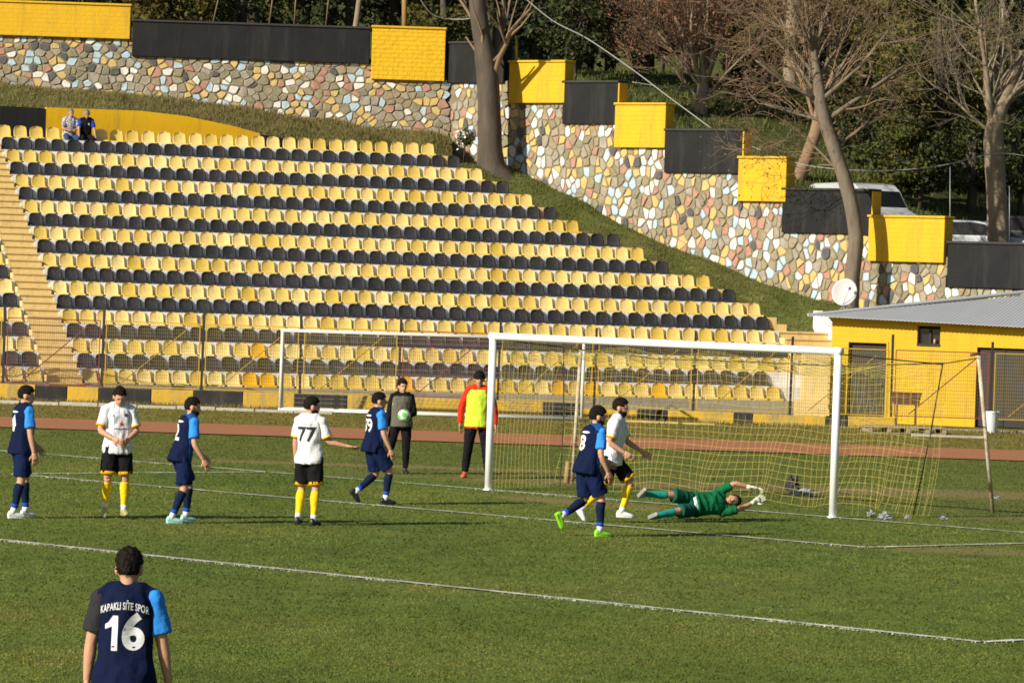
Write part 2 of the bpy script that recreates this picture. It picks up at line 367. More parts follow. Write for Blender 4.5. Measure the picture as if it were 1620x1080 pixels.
# ---------------------------------------------------------------- the stand
TH, TREAD, RISE, SK = 0.30073, 0.8358, 0.37625, 0.01726
S0 = Vector((-10.975, 114.0, 0)); ZS = 0.505
SE = Vector((math.cos(TH), math.sin(TH), 0)); SN = Vector((-math.sin(TH), math.cos(TH), 0))
def sp(u, m, dn=0.0, dz=0.0): return S0 + SE * (u + SK * m) + SN * (TREAD * m + dn) + Vector((0, 0, ZS + RISE * m + dz))
ULAST = [13.0, 13.6, 14.1, 14.7, 15.2, 15.7, 16.2, 17.2, 17.7, 18.2, 19.2, 19.7, 20.2, 20.2, 20.1, 20.15, 20.0, 19.0, 19.1]
def stained(name, c, c2, grime):
    m = mat(name, c, 0.85, 0.55, 1.4, c2, 0.35, 18.0, 0.2)
    nt = m.node_tree; b = nt.nodes['Principled BSDF']; src = b.inputs['Base Color'].links[0].from_socket
    tc = nt.nodes.new('ShaderNodeTexCoord'); mp = nt.nodes.new('ShaderNodeMapping'); mp.inputs['Scale'].default_value = (5.0, 5.0, 0.7)
    n = nt.nodes.new('ShaderNodeTexNoise'); n.inputs['Scale'].default_value = 1.0; n.inputs['Detail'].default_value = 7; n.inputs['Roughness'].default_value = 0.75
    nt.links.new(tc.outputs['Object'], mp.inputs[0]); nt.links.new(mp.outputs[0], n.inputs['Vector'])
    r = nt.nodes.new('ShaderNodeValToRGB'); r.color_ramp.elements[0].position = 0.5; r.color_ramp.elements[0].color = (0, 0, 0, 1)
    r.color_ramp.elements[1].position = 0.75; r.color_ramp.elements[1].color = (0.75, 0.75, 0.75, 1)
    mx = nt.nodes.new('ShaderNodeMix'); mx.data_type = 'RGBA'; mx.inputs[7].default_value = col(grime)
    nt.links.new(n.outputs[0], r.inputs[0]); nt.links.new(r.outputs[0], mx.inputs[0]); nt.links.new(src, mx.inputs[6]); nt.links.new(mx.outputs[2], b.inputs['Base Color'])
    return m
WHITEC = stained('white_painted_concrete', (0.80, 0.79, 0.79), (0.66, 0.65, 0.64), (0.36, 0.33, 0.27))
YELC = stained('yellow_painted_concrete', (0.70, 0.53, 0.24), (0.62, 0.44, 0.17), (0.34, 0.25, 0.13))
BARE = stained('bare_concrete', (0.38, 0.35, 0.29), (0.26, 0.235, 0.19), (0.13, 0.11, 0.08))
stand = empty('grandstand', S0, TH, 'stepped concrete grandstand with white risers and pale yellow stairways', 'grandstand')
for k in range(19):
    m = 18 - k; x0, z1 = SK * m, ZS + RISE * m - 0.046; y0 = TREAD * m - 0.628; y1 = y0 + TREAD + 0.10; zb = -0.15 if m == 0 else z1 - RISE - 0.12
    wide = k >= 13
    ur = ULAST[k] + 0.43 if not wide else 20.45
    b = MB(); b.box((x0 - 14.0, y0, zb), (x0 - 1.24, y1, z1)); b.box((x0 - 0.30, y0, zb), (x0 + (ULAST[k] - 0.15 if not wide else 20.42), y1, z1))
    b.build('tier', BARE if m == 0 else WHITEC, stand)
    # left stairway: a full step and a half step
    ym = (y0 + y1) / 2
    b = MB(); b.box((x0 - 1.245, y0 + 0.02, zb), (x0 - 0.295, y1, z1 - 0.044)); b.box((x0 - 1.247, y0 - 0.012, z1 - 0.043), (x0 - 0.293, y1, z1 - 0.004)); b.build('stair_step', YELC, stand)
    b = MB(); b.box((x0 - 1.24, y0 - TREAD / 2, zb - 0.2), (x0 - 0.30, y0 + 0.018, z1 - RISE / 2 - 0.04)); b.box((x0 - 1.242, y0 - TREAD / 2 - 0.03, z1 - RISE / 2 - 0.039), (x0 - 0.298, y0 + 0.018, z1 - RISE / 2)); b.build('stair_step', YELC, stand)
    if not wide:
        b = MB(); b.box((x0 + ULAST[k] - 0.148, y0 - 0.003, zb - 0.3), (x0 + ur, y1, z1 + 0.003)); b.build('stair_step', YELC, stand)
        b = MB(); b.box((x0 + ur + 0.002, y0 - 0.003, zb - 0.3), (x0 + ur + 0.31, y1, z1 - RISE / 2)); b.build('stair_step', YELC, stand)
    else:
        xe = x0 + 20.45 + (1.45 if m < 6 else 1.35)
        b = MB(); b.box((x0 + 20.43, y0 + 0.02, zb - 0.3), (xe, y1, z1 - 0.044)); b.box((x0 + 20.428, y0 - 0.012, z1 - 0.043), (xe + 0.002, y1, z1 - 0.004)); b.build('stair_step', YELC, stand)
        b = MB(); b.box((x0 + 20.43, y0 - TREAD / 2, zb - 0.3), (xe + 0.03, y0 + 0.018, z1 - RISE / 2 - 0.04)); b.box((x0 + 20.428, y0 - TREAD / 2 - 0.03, z1 - RISE / 2 - 0.039), (xe + 0.032, y0 + 0.018, z1 - RISE / 2)); b.build('stair_step', YELC, stand)
# white sloping parapet at the right-hand end
b = MB(); q = [(22.0, TREAD * 5 + 0.6, 2.95), (22.0, TREAD * 0 - 0.4, 0.95), (22.0, -0.4, -0.1), (22.0, TREAD * 5 + 0.6, -0.1)]
b.poly(q, (0.28, 0, 0)); b.build('parapet', WHITEC, stand, fix=True)

# seats
def seat_mesh(name, m):
    prof = [(-0.195, -0.045, 0.190), (-0.20, -0.012, 0.203), (-0.17, 0.004, 0.208), (-0.05, -0.006, 0.208), (0.06, 0.002, 0.206), (0.120, 0.03, 0.205), (0.155, 0.10, 0.205), (0.172, 0.18, 0.203), (0.184, 0.25, 0.193), (0.190, 0.300, 0.170), (0.193, 0.332, 0.125), (0.195, 0.345, 0.065)]
    nw = 9; top, bot = [], []
    for i, (y, z, w) in enumerate(prof):
        for j in range(nw):
            t = -1 + 2 * j / (nw - 1); x = w * (math.sin(t * 1.25) / math.sin(1.25))
            cup = 0.035 * t * t
            yy = y - (cup if i >= 5 else 0); zz = z + (cup * 0.5 if 1 < i < 6 else 0)
            top.append((x, yy, zz)); bot.append((x * 0.985, yy + (0.014 if i >= 5 else 0), zz - (0.014 if i < 6 else 0.004)))
    N = len(top); vs = top + bot; fs = []
    R = len(prof)
    for i in range(R - 1):
        for j in range(nw - 1):
            a = i * nw + j; fs.append((a, a + 1, a + nw + 1, a + nw)); fs.append((N + a, N + a + nw, N + a + nw + 1, N + a + 1))
    rim = [j for j in range(nw)] + [i * nw + nw - 1 for i in range(1, R)] + [(R - 1) * nw + j for j in range(nw - 2, -1, -1)] + [i * nw for i in range(R - 2, 0, -1)]
    for a, c in zip(rim, rim[1:] + rim[:1]): fs.append((a, N + a, N + c, c))
    mb = MB(); mb.add(vs, fs); mb.box((-0.15, -0.10, -0.045), (-0.11, 0.10, -0.008)); mb.box((0.11, -0.10, -0.045), (0.15, 0.10, -0.008))
    me = mb.mesh(name, m, True)
    bm = bmesh.new(); bm.from_mesh(me); bmesh.ops.recalc_face_normals(bm, faces=bm.faces); bm.to_mesh(me); bm.free()
    return me
def seat_mat(name, c, c2, rough):
    """moulded plastic: each seat bleached a little differently"""
    m = mat(name, c, rough, 0.35, 4.0, c2, 0.0, 1, 0.4); nt = m.node_tree; b = nt.nodes['Principled BSDF']
    src = b.inputs['Base Color'].links[0].from_socket
    oi = nt.nodes.new('ShaderNodeObjectInfo'); hs = nt.nodes.new('ShaderNodeHueSaturation')
    mr = nt.nodes.new('ShaderNodeMapRange'); mr.inputs[3].default_value = 0.80; mr.inputs[4].default_value = 1.10
    mr2 = nt.nodes.new('ShaderNodeMapRange'); mr2.inputs[3].default_value = 1.12; mr2.inputs[4].default_value = 0.86
    ge = nt.nodes.new('ShaderNodeNewGeometry'); sm_ = nt.nodes.new('ShaderNodeMath'); sm_.operation = 'ADD'; fr = nt.nodes.new('ShaderNodeMath'); fr.operation = 'FRACT'
    nt.links.new(oi.outputs['Random'], sm_.inputs[0]); nt.links.new(ge.outputs['Random Per Island'], sm_.inputs[1]); nt.links.new(sm_.outputs[0], fr.inputs[0])
    nt.links.new(fr.outputs[0], mr.inputs[0]); nt.links.new(mr.outputs[0], hs.inputs['Value'])
    nt.links.new(fr.outputs[0], mr2.inputs[0]); nt.links.new(mr2.outputs[0], hs.inputs['Saturation'])
    nt.links.new(src, hs.inputs['Color']); nt.links.new(hs.outputs[0], b.inputs['Base Color'])
    return m
M_SY = seat_mat('faded_yellow_plastic', (0.70, 0.515, 0.15), (0.68, 0.47, 0.115), 0.5)
M_SB = seat_mat('black_plastic', (0.026, 0.025, 0.027), (0.042, 0.040, 0.042), 0.5)
M_SN = mat('new_yellow_plastic', (0.70, 0.38, 0.012), 0.45, 0.3, 4.0, (0.6, 0.30, 0.01), 0, 1, 0.4)
ME_Y, ME_B, ME_N = seat_mesh('stadium_seat', M_SY), seat_mesh('stadium_seat', M_SB), seat_mesh('stadium_seat', M_SN)
NEW = {(18, 9), (18, 10), (18, 18), (18, 23), (16, 10), (18, 29), (18, 33), (18, 27)}
GONE = {(18, 0), (17, 39), (0, 3)} if False else set()
seats = []                                            # (row, column text, position, mesh)
for k in range(19):
    m = 18 - k; n = int(round(ULAST[k] / 0.4835)); s = ULAST[k] / n
    for j in range(n + 1):
        seats.append((k, j, 0, sp(j * s + random.uniform(-0.012, 0.012), m)))
    for j in range(22):
        p = sp(-1.50 - 0.4835 * j, m)
        if (p.x / p.y) * FOC + 810 > -320: seats.append((k, j, 1, p))
ROWN = lambda k: 'bottom row' if k == 18 else 'top row' if k == 0 else ordinal(19 - k) + ' row up' 
in_view = lambda p: p.x / p.y * FOC + 810 - 0.033 * (p.z - CAMZ) / p.y * FOC * -1 > -8
idx = sorted((i for i in range(len(seats)) if in_view(seats[i][3])), key=lambda i: seats[i][3].y)
chosen = set(idx[:300])                               # the nearest, which show largest
rest = {0: [], 1: []}
for i, (k, j, left, p) in enumerate(seats):
    c = k % 2; isnew = (k, j) in NEW and not left
    tilt = random.uniform(-0.06, 0.06)
    if i in chosen:
        o = bpy.data.objects.new('stadium_seat', ME_N if isnew else (ME_B if c else ME_Y)); COL.objects.link(o)
        o.location = p; o.rotation_euler = (random.uniform(-0.04, 0.04), 0, TH + tilt)
        cn = 'bright yellow replacement' if isnew else ('black' if c else 'faded yellow')
        if left: lab = '%s seat, %s left of the left stairs in the %s' % (cn, ordinal(j + 1), ROWN(k))
        else: lab = '%s seat, %s right of the left stairs in the %s' % (cn, ordinal(j + 1), ROWN(k))
        tag(o, lab, 'seat', 'black stadium seats' if c else 'yellow stadium seats')
    else: rest[c].append((p, TH + tilt))
for c in (0, 1):
    me = ME_B if c else ME_Y
    bv = np.array([v.co[:] for v in me.vertices]); bf = [tuple(f.vertices) for f in me.polygons]
    q4 = [f for f in bf if len(f) == 4]; V, Fq = [], []
    for i, (p, a) in enumerate(rest[c]):
        R = np.array([[math.cos(a), -math.sin(a), 0], [math.sin(a), math.cos(a), 0], [0, 0, 1]])
        V.append(bv @ R.T + np.array(p[:])); Fq.append(np.array(q4) + i * len(bv))
    o = raw('stadium_seats', np.concatenate(V), np.concatenate(Fq), M_SB if c else M_SY, smooth=True)
    tag(o, ('black' if c else 'faded yellow') + ' plastic seats filling the upper rows of the stand', 'seats', kind='stuff')

# low painted wall behind the top row
YPAINT = mat('yellow_wall_paint', (0.66, 0.39, 0.010), 0.75, 0.35, 1.6, (0.58, 0.32, 0.006), 0.25, 14.0, 0.2)
BPAINT = mat('black_wall_paint', (0.011, 0.011, 0.012), 0.8, 0.5, 1.3, (0.020, 0.020, 0.020), 0.25, 14.0, 0.2)
weather(YPAINT, (0.28, 0.18, 0.05), 0.6); weather(BPAINT, (0.06, 0.055, 0.048), 0.4)
weather(M_SY, (0.40, 0.27, 0.12), 0.55, 0.54, 0.70, (9, 9, 5)); weather(M_SB, (0.10, 0.09, 0.08), 0.5, 0.54, 0.70, (9, 9, 5))
def stand_poly(pts, d0, d1):
    b = MB(); P = [sp(u, 18, d0, 0) for u, z in pts]
    for p, (u, z) in zip(P, pts): p.z = z
    b.poly(P, SN * (d1 - d0)); return b
bw = empty('back_wall', sp(3, 18, 0.78, 0), TH, 'low yellow and black wall behind the top row of seats', 'wall')
inv = bw.matrix_basis.inverted()
for pts, mm, nm in (([(1.35, 7.05), (7.9, 7.05), (7.9, 7.72), (7.0, 7.92), (5.6, 8.14), (4.2, 8.24), (1.35, 8.22)], YPAINT, 'yellow_section'), ([(-13, 7.05), (1.345, 7.05), (1.345, 8.17), (-13, 8.30)], BPAINT, 'black_section'), ([(7.905, 7.05), (13.2, 7.05), (13.2, 7.3), (10, 7.42), (7.905, 7.70)], BPAINT, 'black_section')):
    b = stand_poly(pts, 0.72, 0.95); b.v = [inv @ Vector(v) for v in b.v]; b.build(nm, mm, bw, fix=True)
# ---------------------------------------------------------------- stone retaining walls
def keep(o, parent):
    """child keeps the place its mesh was built at"""
    o.parent = parent; o.matrix_parent_inverse = parent.matrix_basis.inverted(); return o
WB0 = Vector((-0.74, 134.8, 0)); WD = Vector((0.79, -0.613, 0)).normalized(); WN = Vector((0.613, 0.79, 0)).normalized()
CORNER_S = -1.73
WA0 = WB0 + WD * CORNER_S; WAD = Vector((-1, 0, 0)); WAN = Vector((0, 1, 0))      # wall A runs left from the corner
def wb(px, py):
    p = on_plane(px, py, WB0, WN); return (p - WB0).dot(WD), p.z
def wa(px, py):
    p = on_plane(px, py, WA0, WAN); return WA0.x - p.x, p.z
def interp(pts, x):
    if x <= pts[0][0]: return pts[0][1]
    for (a, b), (c, d) in zip(pts, pts[1:]):
        if x <= c: return b + (d - b) * (x - a) / (c - a)
    return pts[-1][1]
FOOT_B = [wb(*q) for q in ((703, 222), (760, 246), (834, 278), (870, 296), (936, 326), (974, 352), (1030, 380), (1096, 404), (1150, 426), (1256, 465), (1325, 480), (1500, 520), (1700, 560))]
FOOT_A = sorted([wa(*q) for q in ((703, 220), (560, 200), (420, 176), (200, 151), (0, 136), (-100, 130), (-430, 118))])
STONES = [mat('stone_khaki', (0.335, 0.28, 0.185), 0.9, 1.0, 7.0, (0.22, 0.175, 0.105), 0.6, 22.0, 0.2), mat('stone_olive', (0.275, 0.25, 0.17), 0.9, 1.0, 7.0, (0.17, 0.155, 0.10), 0.6, 22.0, 0.2),
          mat('stone_grey', (0.36, 0.325, 0.26), 0.9, 1.0, 6.0, (0.24, 0.205, 0.155), 0.6, 22.0, 0.2), mat('stone_white', (0.70, 0.68, 0.63), 0.8, 0.6, 5.0, (0.48, 0.44, 0.37), 0.4, 22.0, 0.2),
          mat('stone_blue', (0.42, 0.54, 0.62), 0.8, 0.7, 5.0, (0.28, 0.37, 0.43), 0.4, 22.0, 0.2), mat('stone_yellow', (0.56, 0.40, 0.155), 0.8, 0.5, 5.0, (0.40, 0.29, 0.12), 0.4, 22.0, 0.2),
          mat('stone_red', (0.45, 0.24, 0.175), 0.8, 0.8, 5.0, (0.28, 0.16, 0.11), 0.4, 22.0, 0.2), mat('stone_slate', (0.075, 0.075, 0.080), 0.85, 0.6, 5.0, (0.14, 0.13, 0.12), 0.5, 22.0, 0.2)]
SW = [0.17, 0.13, 0.15, 0.14, 0.11, 0.13, 0.11, 0.06]
MORTAR = mat('wall_mortar', (0.27, 0.225, 0.15), 0.95, 1.0, 3.0, (0.17, 0.14, 0.09), 0.8, 16.0, 0.15)
def voronoi(pts, i, R):
    """the cell of point i as a polygon, by cutting with its neighbours"""
    p = pts[i]; poly = [np.array(q) + p for q in ((-R, -R), (R, -R), (R, R), (-R, R))]
    d = pts - p; near = np.argsort((d ** 2).sum(1))[1:18]
    for j in near:
        n = pts[j] - p; mid = p + n / 2; out = []
        for a, b in zip(poly, poly[1:] + poly[:1]):
            da, db = (a - mid) @ n, (b - mid) @ n
            if da <= 0: out.append(a)
            if da * db < 0: out.append(a + (b - a) * (da / (da - db)))
        poly = out
        if len(poly) < 3: break
    return poly
def stone_wall(name, O, D, N, s0, s1, zlo, zhi, foot, top, ds, dz, label, seed):
    rs = np.random.default_rng(seed); w = empty(name, O + D * ((s0 + s1) / 2) + Vector((0, 0, interp(foot, (s0 + s1) / 2) - 0.4)), 0, label, 'wall')
    pts = []
    ni, nj = int((s1 - s0) / ds) + 3, int((zhi - zlo) / dz) + 3
    for i in range(ni):
        for j in range(nj):
            pts.append(((s0 + (i + 0.5 * (j % 2)) * ds + rs.uniform(-0.44, 0.44) * ds) / ds, (zlo + j * dz + rs.uniform(-0.44, 0.44) * dz) / dz))
    pts = np.array(pts); cells = []
    for i in range(len(pts)):
        s, z = pts[i][0] * ds, pts[i][1] * dz
        if s < s0 + 0.05 or s > s1 - 0.05 or z < interp(foot, s) - 0.15 or z > top(s) + 0.12: continue
        poly = voronoi(pts, i, 1.3)
        if len(poly) < 3: continue
        P = np.array(poly) * np.array([ds, dz]); c = P.mean(0)
        area = 0.5 * abs(np.dot(P[:, 0], np.roll(P[:, 1], 1)) - np.dot(P[:, 1], np.roll(P[:, 0], 1)))
        P[:, 0] = np.clip(P[:, 0], s0, s1)
        w0 = O + D * c[0]; seen = -0.119 < w0.x / w0.y < 0.119
        cells.append((area * (1 if seen else 0.01), c, P, area))
    cells.sort(key=lambda t: -t[0])
    restb = MB()
    for r, (_, c, P, area) in enumerate(cells):
        # round the corners a little, then pull the stone out of the mortar
        Q = []
        n = len(P)
        for k in range(n):
            a, b = P[k], P[(k + 1) % n]
            if np.linalg.norm(b - a) < 0.03: continue
            Q += [a + (b - a) * 0.13, a + (b - a) * 0.87]
        Q = np.array(Q); n = len(Q)
        if n < 5: continue
        sz = math.sqrt(area); g = 1 - (0.008 + 0.010 * rs.random()) / (sz * 0.5); out = rs.uniform(0.018, 0.048); k2 = g - 0.030 / sz
        mi = int(rs.choice(8, p=SW)); vs = []
        if mi >= 3: g *= rs.uniform(0.85, 1.0); k2 = g - 0.03 / sz
        for sc_, o_ in ((g, -0.05), (g, out * 0.55), (k2, out)):
            for q in c + (Q - c) * sc_:
                vs.append(O + D * q[0] - N * (o_ + (rs.uniform(-0.008, 0.008) if o_ > 0 else 0)) + Vector((0, 0, q[1])))
        fs = [tuple(range(2 * n, 3 * n))] + [(l * n + k, l * n + (k + 1) % n, (l + 1) * n + (k + 1) % n, (l + 1) * n + k) for l in range(2) for k in range(n)]
        if (D.cross(Vector((0, 0, 1)))).dot(N) > 0: fs = [tuple(reversed(f)) for f in fs]
        if r < 300:
            b = MB(); b.add(vs, fs); o = b.build('stone', STONES[mi]); keep(o, w)
        else: restb.add(vs, fs, mi)
    if restb.v:
        o = restb.build('stones', STONES); keep(o, w); tag(o, kind='stuff')
    return w
# painted parapet blocks along the top of both walls: (px left, px right, row of top left, top right, row of bottom left, bottom right, colour)
BLK_B = [(705, 800, 64, 68, 130, 134, 'k'), (809, 897, 97, 95, 162, 165, 'y'), (893, 980, 128, 128, 195, 198, 'k'), (976, 1056, 163, 163, 232, 236, 'y'), (1054, 1177, 203, 205, 272, 276, 'k'),
         (1171, 1247, 247, 248, 317, 321, 'y'), (1240, 1381, 297, 299, 367, 372, 'k'), (1377, 1497, 341, 341, 412, 417, 'y'), (1501, 1700, 381, 386, 452, 462, 'k')]
BLK_A = [(-420, 206, -13, 7, 41, 64, 'y'), (209, 584, 31, 43, 88, 103, 'k'), (587, 703, 39, 46, 124, 131, 'y')]
topsB = [(wb(a, e)[0], wb(b, f)[0], (wb(a, e)[1] + wb(b, f)[1]) / 2, (wb(a, c)[1] + wb(b, d)[1]) / 2, k) for a, b, c, d, e, f, k in BLK_B]
topsA = [(wa(b, f)[0], wa(a, e)[0], (wa(a, e)[1] + wa(b, f)[1]) / 2, (wa(a, c)[1] + wa(b, d)[1]) / 2, k) for a, b, c, d, e, f, k in BLK_A]
def top_of(T):
    def f(s):
        for a, b, z0, z1, k in T:
            if s <= b: return z0
        return T[-1][2]
    return f
topA = top_of(sorted(topsA)); topB = top_of(topsB)
sB1 = topsB[-1][1]; sA1 = max(t[1] for t in topsA)
stone_wall('stone_wall', WB0, WD, WN, CORNER_S, sB1, 1.6, 10.4, FOOT_B, topB, 0.225, 0.295, 'painted rubble wall stepping down the slope on the right, white, blue and red stones', 3)
stone_wall('stone_wall', WA0, WAD, WAN, 0.02, sA1, 7.6, 11.0, FOOT_A, topA, 0.265, 0.23, 'long level painted rubble wall above the top of the stand on the left', 5)
for T, O, D, N in ((topsB, WB0, WD, WN), (sorted(topsA), WA0, WAD, WAN)):
    wall = [o for o in COL.objects if o.name.startswith('stone_wall') and o.type == 'EMPTY'][0 if T is topsB else 1]
    b = MB()
    for a, e, z0, z1, k in T:
        f0, f1 = interp(FOOT_B if T is topsB else FOOT_A, a) - 0.8, interp(FOOT_B if T is topsB else FOOT_A, e) - 0.8
        P = [O + D * a + Vector((0, 0, f0)), O + D * e + Vector((0, 0, f1)), O + D * e + Vector((0, 0, z0 + 0.02)), O + D * a + Vector((0, 0, z0 + 0.02))]
        b.poly([p + N * 0.0 for p in P], N * 0.4)
    keep(b.build('mortar_core', MORTAR, fix=True), wall)
YW = mat('parapet_yellow', (0.62, 0.37, 0.012), 0.7, 0.5, 1.1, (0.52, 0.29, 0.008), 0.0, 1, 0.25)
KW = mat('parapet_black', (0.010, 0.010, 0.011), 0.8, 0.6, 1.5, (0.020, 0.0195, 0.019), 0.0, 1, 0.2)
def brickify(m, strength, chips=None, dist=0.02):
    """painted-over brickwork: shallow joints under the paint"""
    nt = m.node_tree; b = nt.nodes['Principled BSDF']
    tc = nt.nodes.new('ShaderNodeTexCoord'); br = nt.nodes.new('ShaderNodeTexBrick')
    br.inputs['Scale'].default_value = 1.0; br.inputs['Brick Width'].default_value = 0.30; br.inputs['Row Height'].default_value = 0.135; br.inputs['Mortar Size'].default_value = 0.012; br.inputs['Mortar Smooth'].default_value = 0.3
    mp = nt.nodes.new('ShaderNodeMapping'); mp.inputs['Rotation'].default_value = (rad(-90), 0, 0)
    nt.links.new(tc.outputs['Object'], mp.inputs[0]); nt.links.new(mp.outputs[0], br.inputs['Vector'])
    n = nt.nodes.new('ShaderNodeTexNoise'); n.inputs['Scale'].default_value = 9.0; n.inputs['Detail'].default_value = 5
    nt.links.new(tc.outputs['Object'], n.inputs['Vector'])
    s = nt.nodes.new('ShaderNodeMath'); s.operation = 'SUBTRACT'; nt.links.new(n.outputs[0], s.inputs[0]); nt.links.new(br.outputs['Fac'], s.inputs[1])
    bp = nt.nodes.new('ShaderNodeBump'); bp.inputs['Strength'].default_value = strength; bp.inputs['Distance'].default_value = dist
    nt.links.new(s.outputs[0], bp.inputs['Height']); nt.links.new(bp.outputs[0], b.inputs['Normal'])
    if chips:
        src = b.inputs['Base Color'].links[0].from_socket
        n2 = nt.nodes.new('ShaderNodeTexNoise'); n2.inputs['Scale'].default_value = 2.3; n2.inputs['Detail'].default_value = 7; n2.inputs['Roughness'].default_value = 0.75
        nt.links.new(tc.outputs['Object'], n2.inputs['Vector'])
        r = nt.nodes.new('ShaderNodeValToRGB'); r.color_ramp.elements[0].position = 0.64; r.color_ramp.elements[0].color = (0, 0, 0, 1); r.color_ramp.elements[1].position = 0.70; r.color_ramp.elements[1].color = (0.8, 0.8, 0.8, 1)
        mx = nt.nodes.new('ShaderNodeMix'); mx.data_type = 'RGBA'; mx.inputs[7].default_value = col(chips)
        nt.links.new(n2.outputs[0], r.inputs[0]); nt.links.new(r.outputs[0], mx.inputs[0]); nt.links.new(src, mx.inputs[6]); nt.links.new(mx.outputs[2], b.inputs['Base Color'])
brickify(YW, 0.45, (0.33, 0.22, 0.05)); brickify(KW, 0.25)
weather(YW, (0.30, 0.19, 0.04), 0.55); weather(KW, (0.055, 0.050, 0.044), 0.4)
YB = mat('parapet_brick_yellow', (0.66, 0.40, 0.012), 0.75, 0.5, 1.3, (0.58, 0.32, 0.01), 0.0, 1, 0.25); brickify(YB, 0.9, (0.20, 0.13, 0.04), 0.03)
PLAB = {'A': ['yellow painted parapet block of rough brick beside the big tree trunk', 'long black painted parapet above the rubble wall', 'long yellow painted parapet at the upper left above the rubble wall'],
        'B': ['black painted parapet block behind the big tree trunk', 'topmost yellow parapet block right of the big tree, crossed by its shadow', 'black parapet block between the two uppermost yellow blocks of the stepped wall', 'second yellow parapet block down the stepped wall', 'black parapet block below the bare reddish tree', 'third yellow parapet block down the stepped wall', 'black parapet block behind the leaning tree trunk, white van above it', 'lowest yellow parapet block, a tree shadow across it', 'long black parapet block above the grey hut roof']}
for key, T, O, D, N in (('A', sorted(topsA), WA0, WAD, WAN), ('B', topsB, WB0, WD, WN)):
    for i, (a, e, z0, z1, k) in enumerate(T):
        t = empty('parapet_block', O + D * ((a + e) / 2) + Vector((0, 0, z0)), math.atan2(D.y, D.x) if key == 'B' else 0, PLAB[key][i], 'parapet', 'painted parapet blocks')
        h = (e - a) / 2; H = z1 - z0; f = -0.16 if k == 'y' else -0.13
        body = MB(); body.box((-h, f, 0), (h, 0.30, H - 0.07)); mm = YW if k == 'y' else KW
        if key == 'A' and i == 0: mm = YB
        body.build('body', mm, t, bevel=0.012)
        cp = MB(); cp.box((-h - 0.03, f - 0.05, H - 0.068), (h + 0.03, 0.35, H)); cp.build('coping', YW if k == 'y' else mat('black_coping', (0.028, 0.027, 0.026), 0.85, 0.5, 3.0, (0.06, 0.056, 0.05), 0.3, 20), t, bevel=0.012)
        if key == 'B' and i in (2, 4, 6):       # the yellow edge of a black block's end face
            p = MB(); p.box((h + 0.002, f, 0.0), (h + 0.05, 0.30, H - 0.072)); p.build('end_face', YW, t)

# ---------------------------------------------------------------- banks and hill
def bank(name, near, far, n, m, amp=0.12, label=None):
    vs, fs = [], []
    L = len(near)
    for i in range(L):
        a, b = Vector(near[i]), Vector(far[i])
        for j in range(n + 1):
            t = j / n; p = a.lerp(b, t); p.z += amp * math.sin(math.pi * t) * (0.6 + 1.6 * noise.noise(p * 0.9)) ; vs.append(p)
    for i in range(L - 1):
        for j in range(n): fs.append((i * (n + 1) + j, (i + 1) * (n + 1) + j, (i + 1) * (n + 1) + j + 1, i * (n + 1) + j + 1))
    b = MB(); b.add(vs, fs); o = b.build(name, m, None, True, True); tag(o, kind='structure')
    return [Vector(v) for v in vs], n + 1
def dense(pts, k=6):
    out = []
    for a, b in zip(pts, pts[1:]): out += [Vector(a).lerp(Vector(b), i / k) for i in range(k)]
    return out + [Vector(pts[-1])]
near, far = [], []
for k in range(19):
    m = 18 - k; u = (ULAST[k] + 0.70) if k < 13 else 21.75
    p = sp(u, m, 0.25, -RISE / 2 - 0.06); near.append(p)
    q = p - WB0; s = q.dot(WD) + 0.3; s = max(s, CORNER_S + 0.1); f = WB0 + WD * s + WN * 0.1; f.z = interp(FOOT_B, s); far.append(f)
BK1, _ = bank('grass_bank', dense(near), dense(far), 8, BANK_G, 0.16)
near2, far2 = [], []
for i in range(15):
    u = -13 + i * (13.9 + 13) / 14
    zt = interp([(-13, 8.27), (-6, 8.22), (1.3, 8.2), (5.6, 8.1), (7.0, 7.88), (7.9, 7.68), (10, 7.40), (13.2, 7.22), (14, 7.1)], u)
    p = sp(u, 18, 0.93 if u < 13.3 else 0.5, 0); p.z = zt; near2.append(p)
    s = max(WA0.x - p.x + 0.4 * (1 - (u + 13) / 27), 0.0); f = WA0 + WAD * s + Vector((0, 0.1, 0)); f.z = interp(FOOT_A, s); far2.append(f)
BK2, _ = bank('grass_bank', dense(near2), dense(far2), 8, BANK_G, 0.22)
near3 = [sp(13.2, 18, 0.5, -0.2), sp(13.7, 18, 0.2, -0.25), near[0]]
def scatter(BK, nj, n):
    P = np.array([v[:] for v in BK]); ni = len(P) // nj; out = []
    for _ in range(n):
        i, j = RNG.uniform(0, ni - 1.01), RNG.uniform(0, nj - 1.01); a, b = int(i), int(j); s, t = i - a, j - b
        q = (P[a * nj + b] * (1 - s) + P[(a + 1) * nj + b] * s) * (1 - t) + (P[a * nj + b + 1] * (1 - s) + P[(a + 1) * nj + b + 1] * s) * t
        out.append(q)
    return out
tufts('bank_grass', scatter(BK1, 9, 26000), 0.02, 0.09, BLADE[0], 0.014, 0.8, label='rough grass on the bank beside the stand', cat='grass')
tufts('bank_grass', scatter(BK2, 9, 40000), 0.04, 0.18, BLADE[1], 0.016, 0.8, label='dry grass on the bank under the long rubble wall', cat='grass')
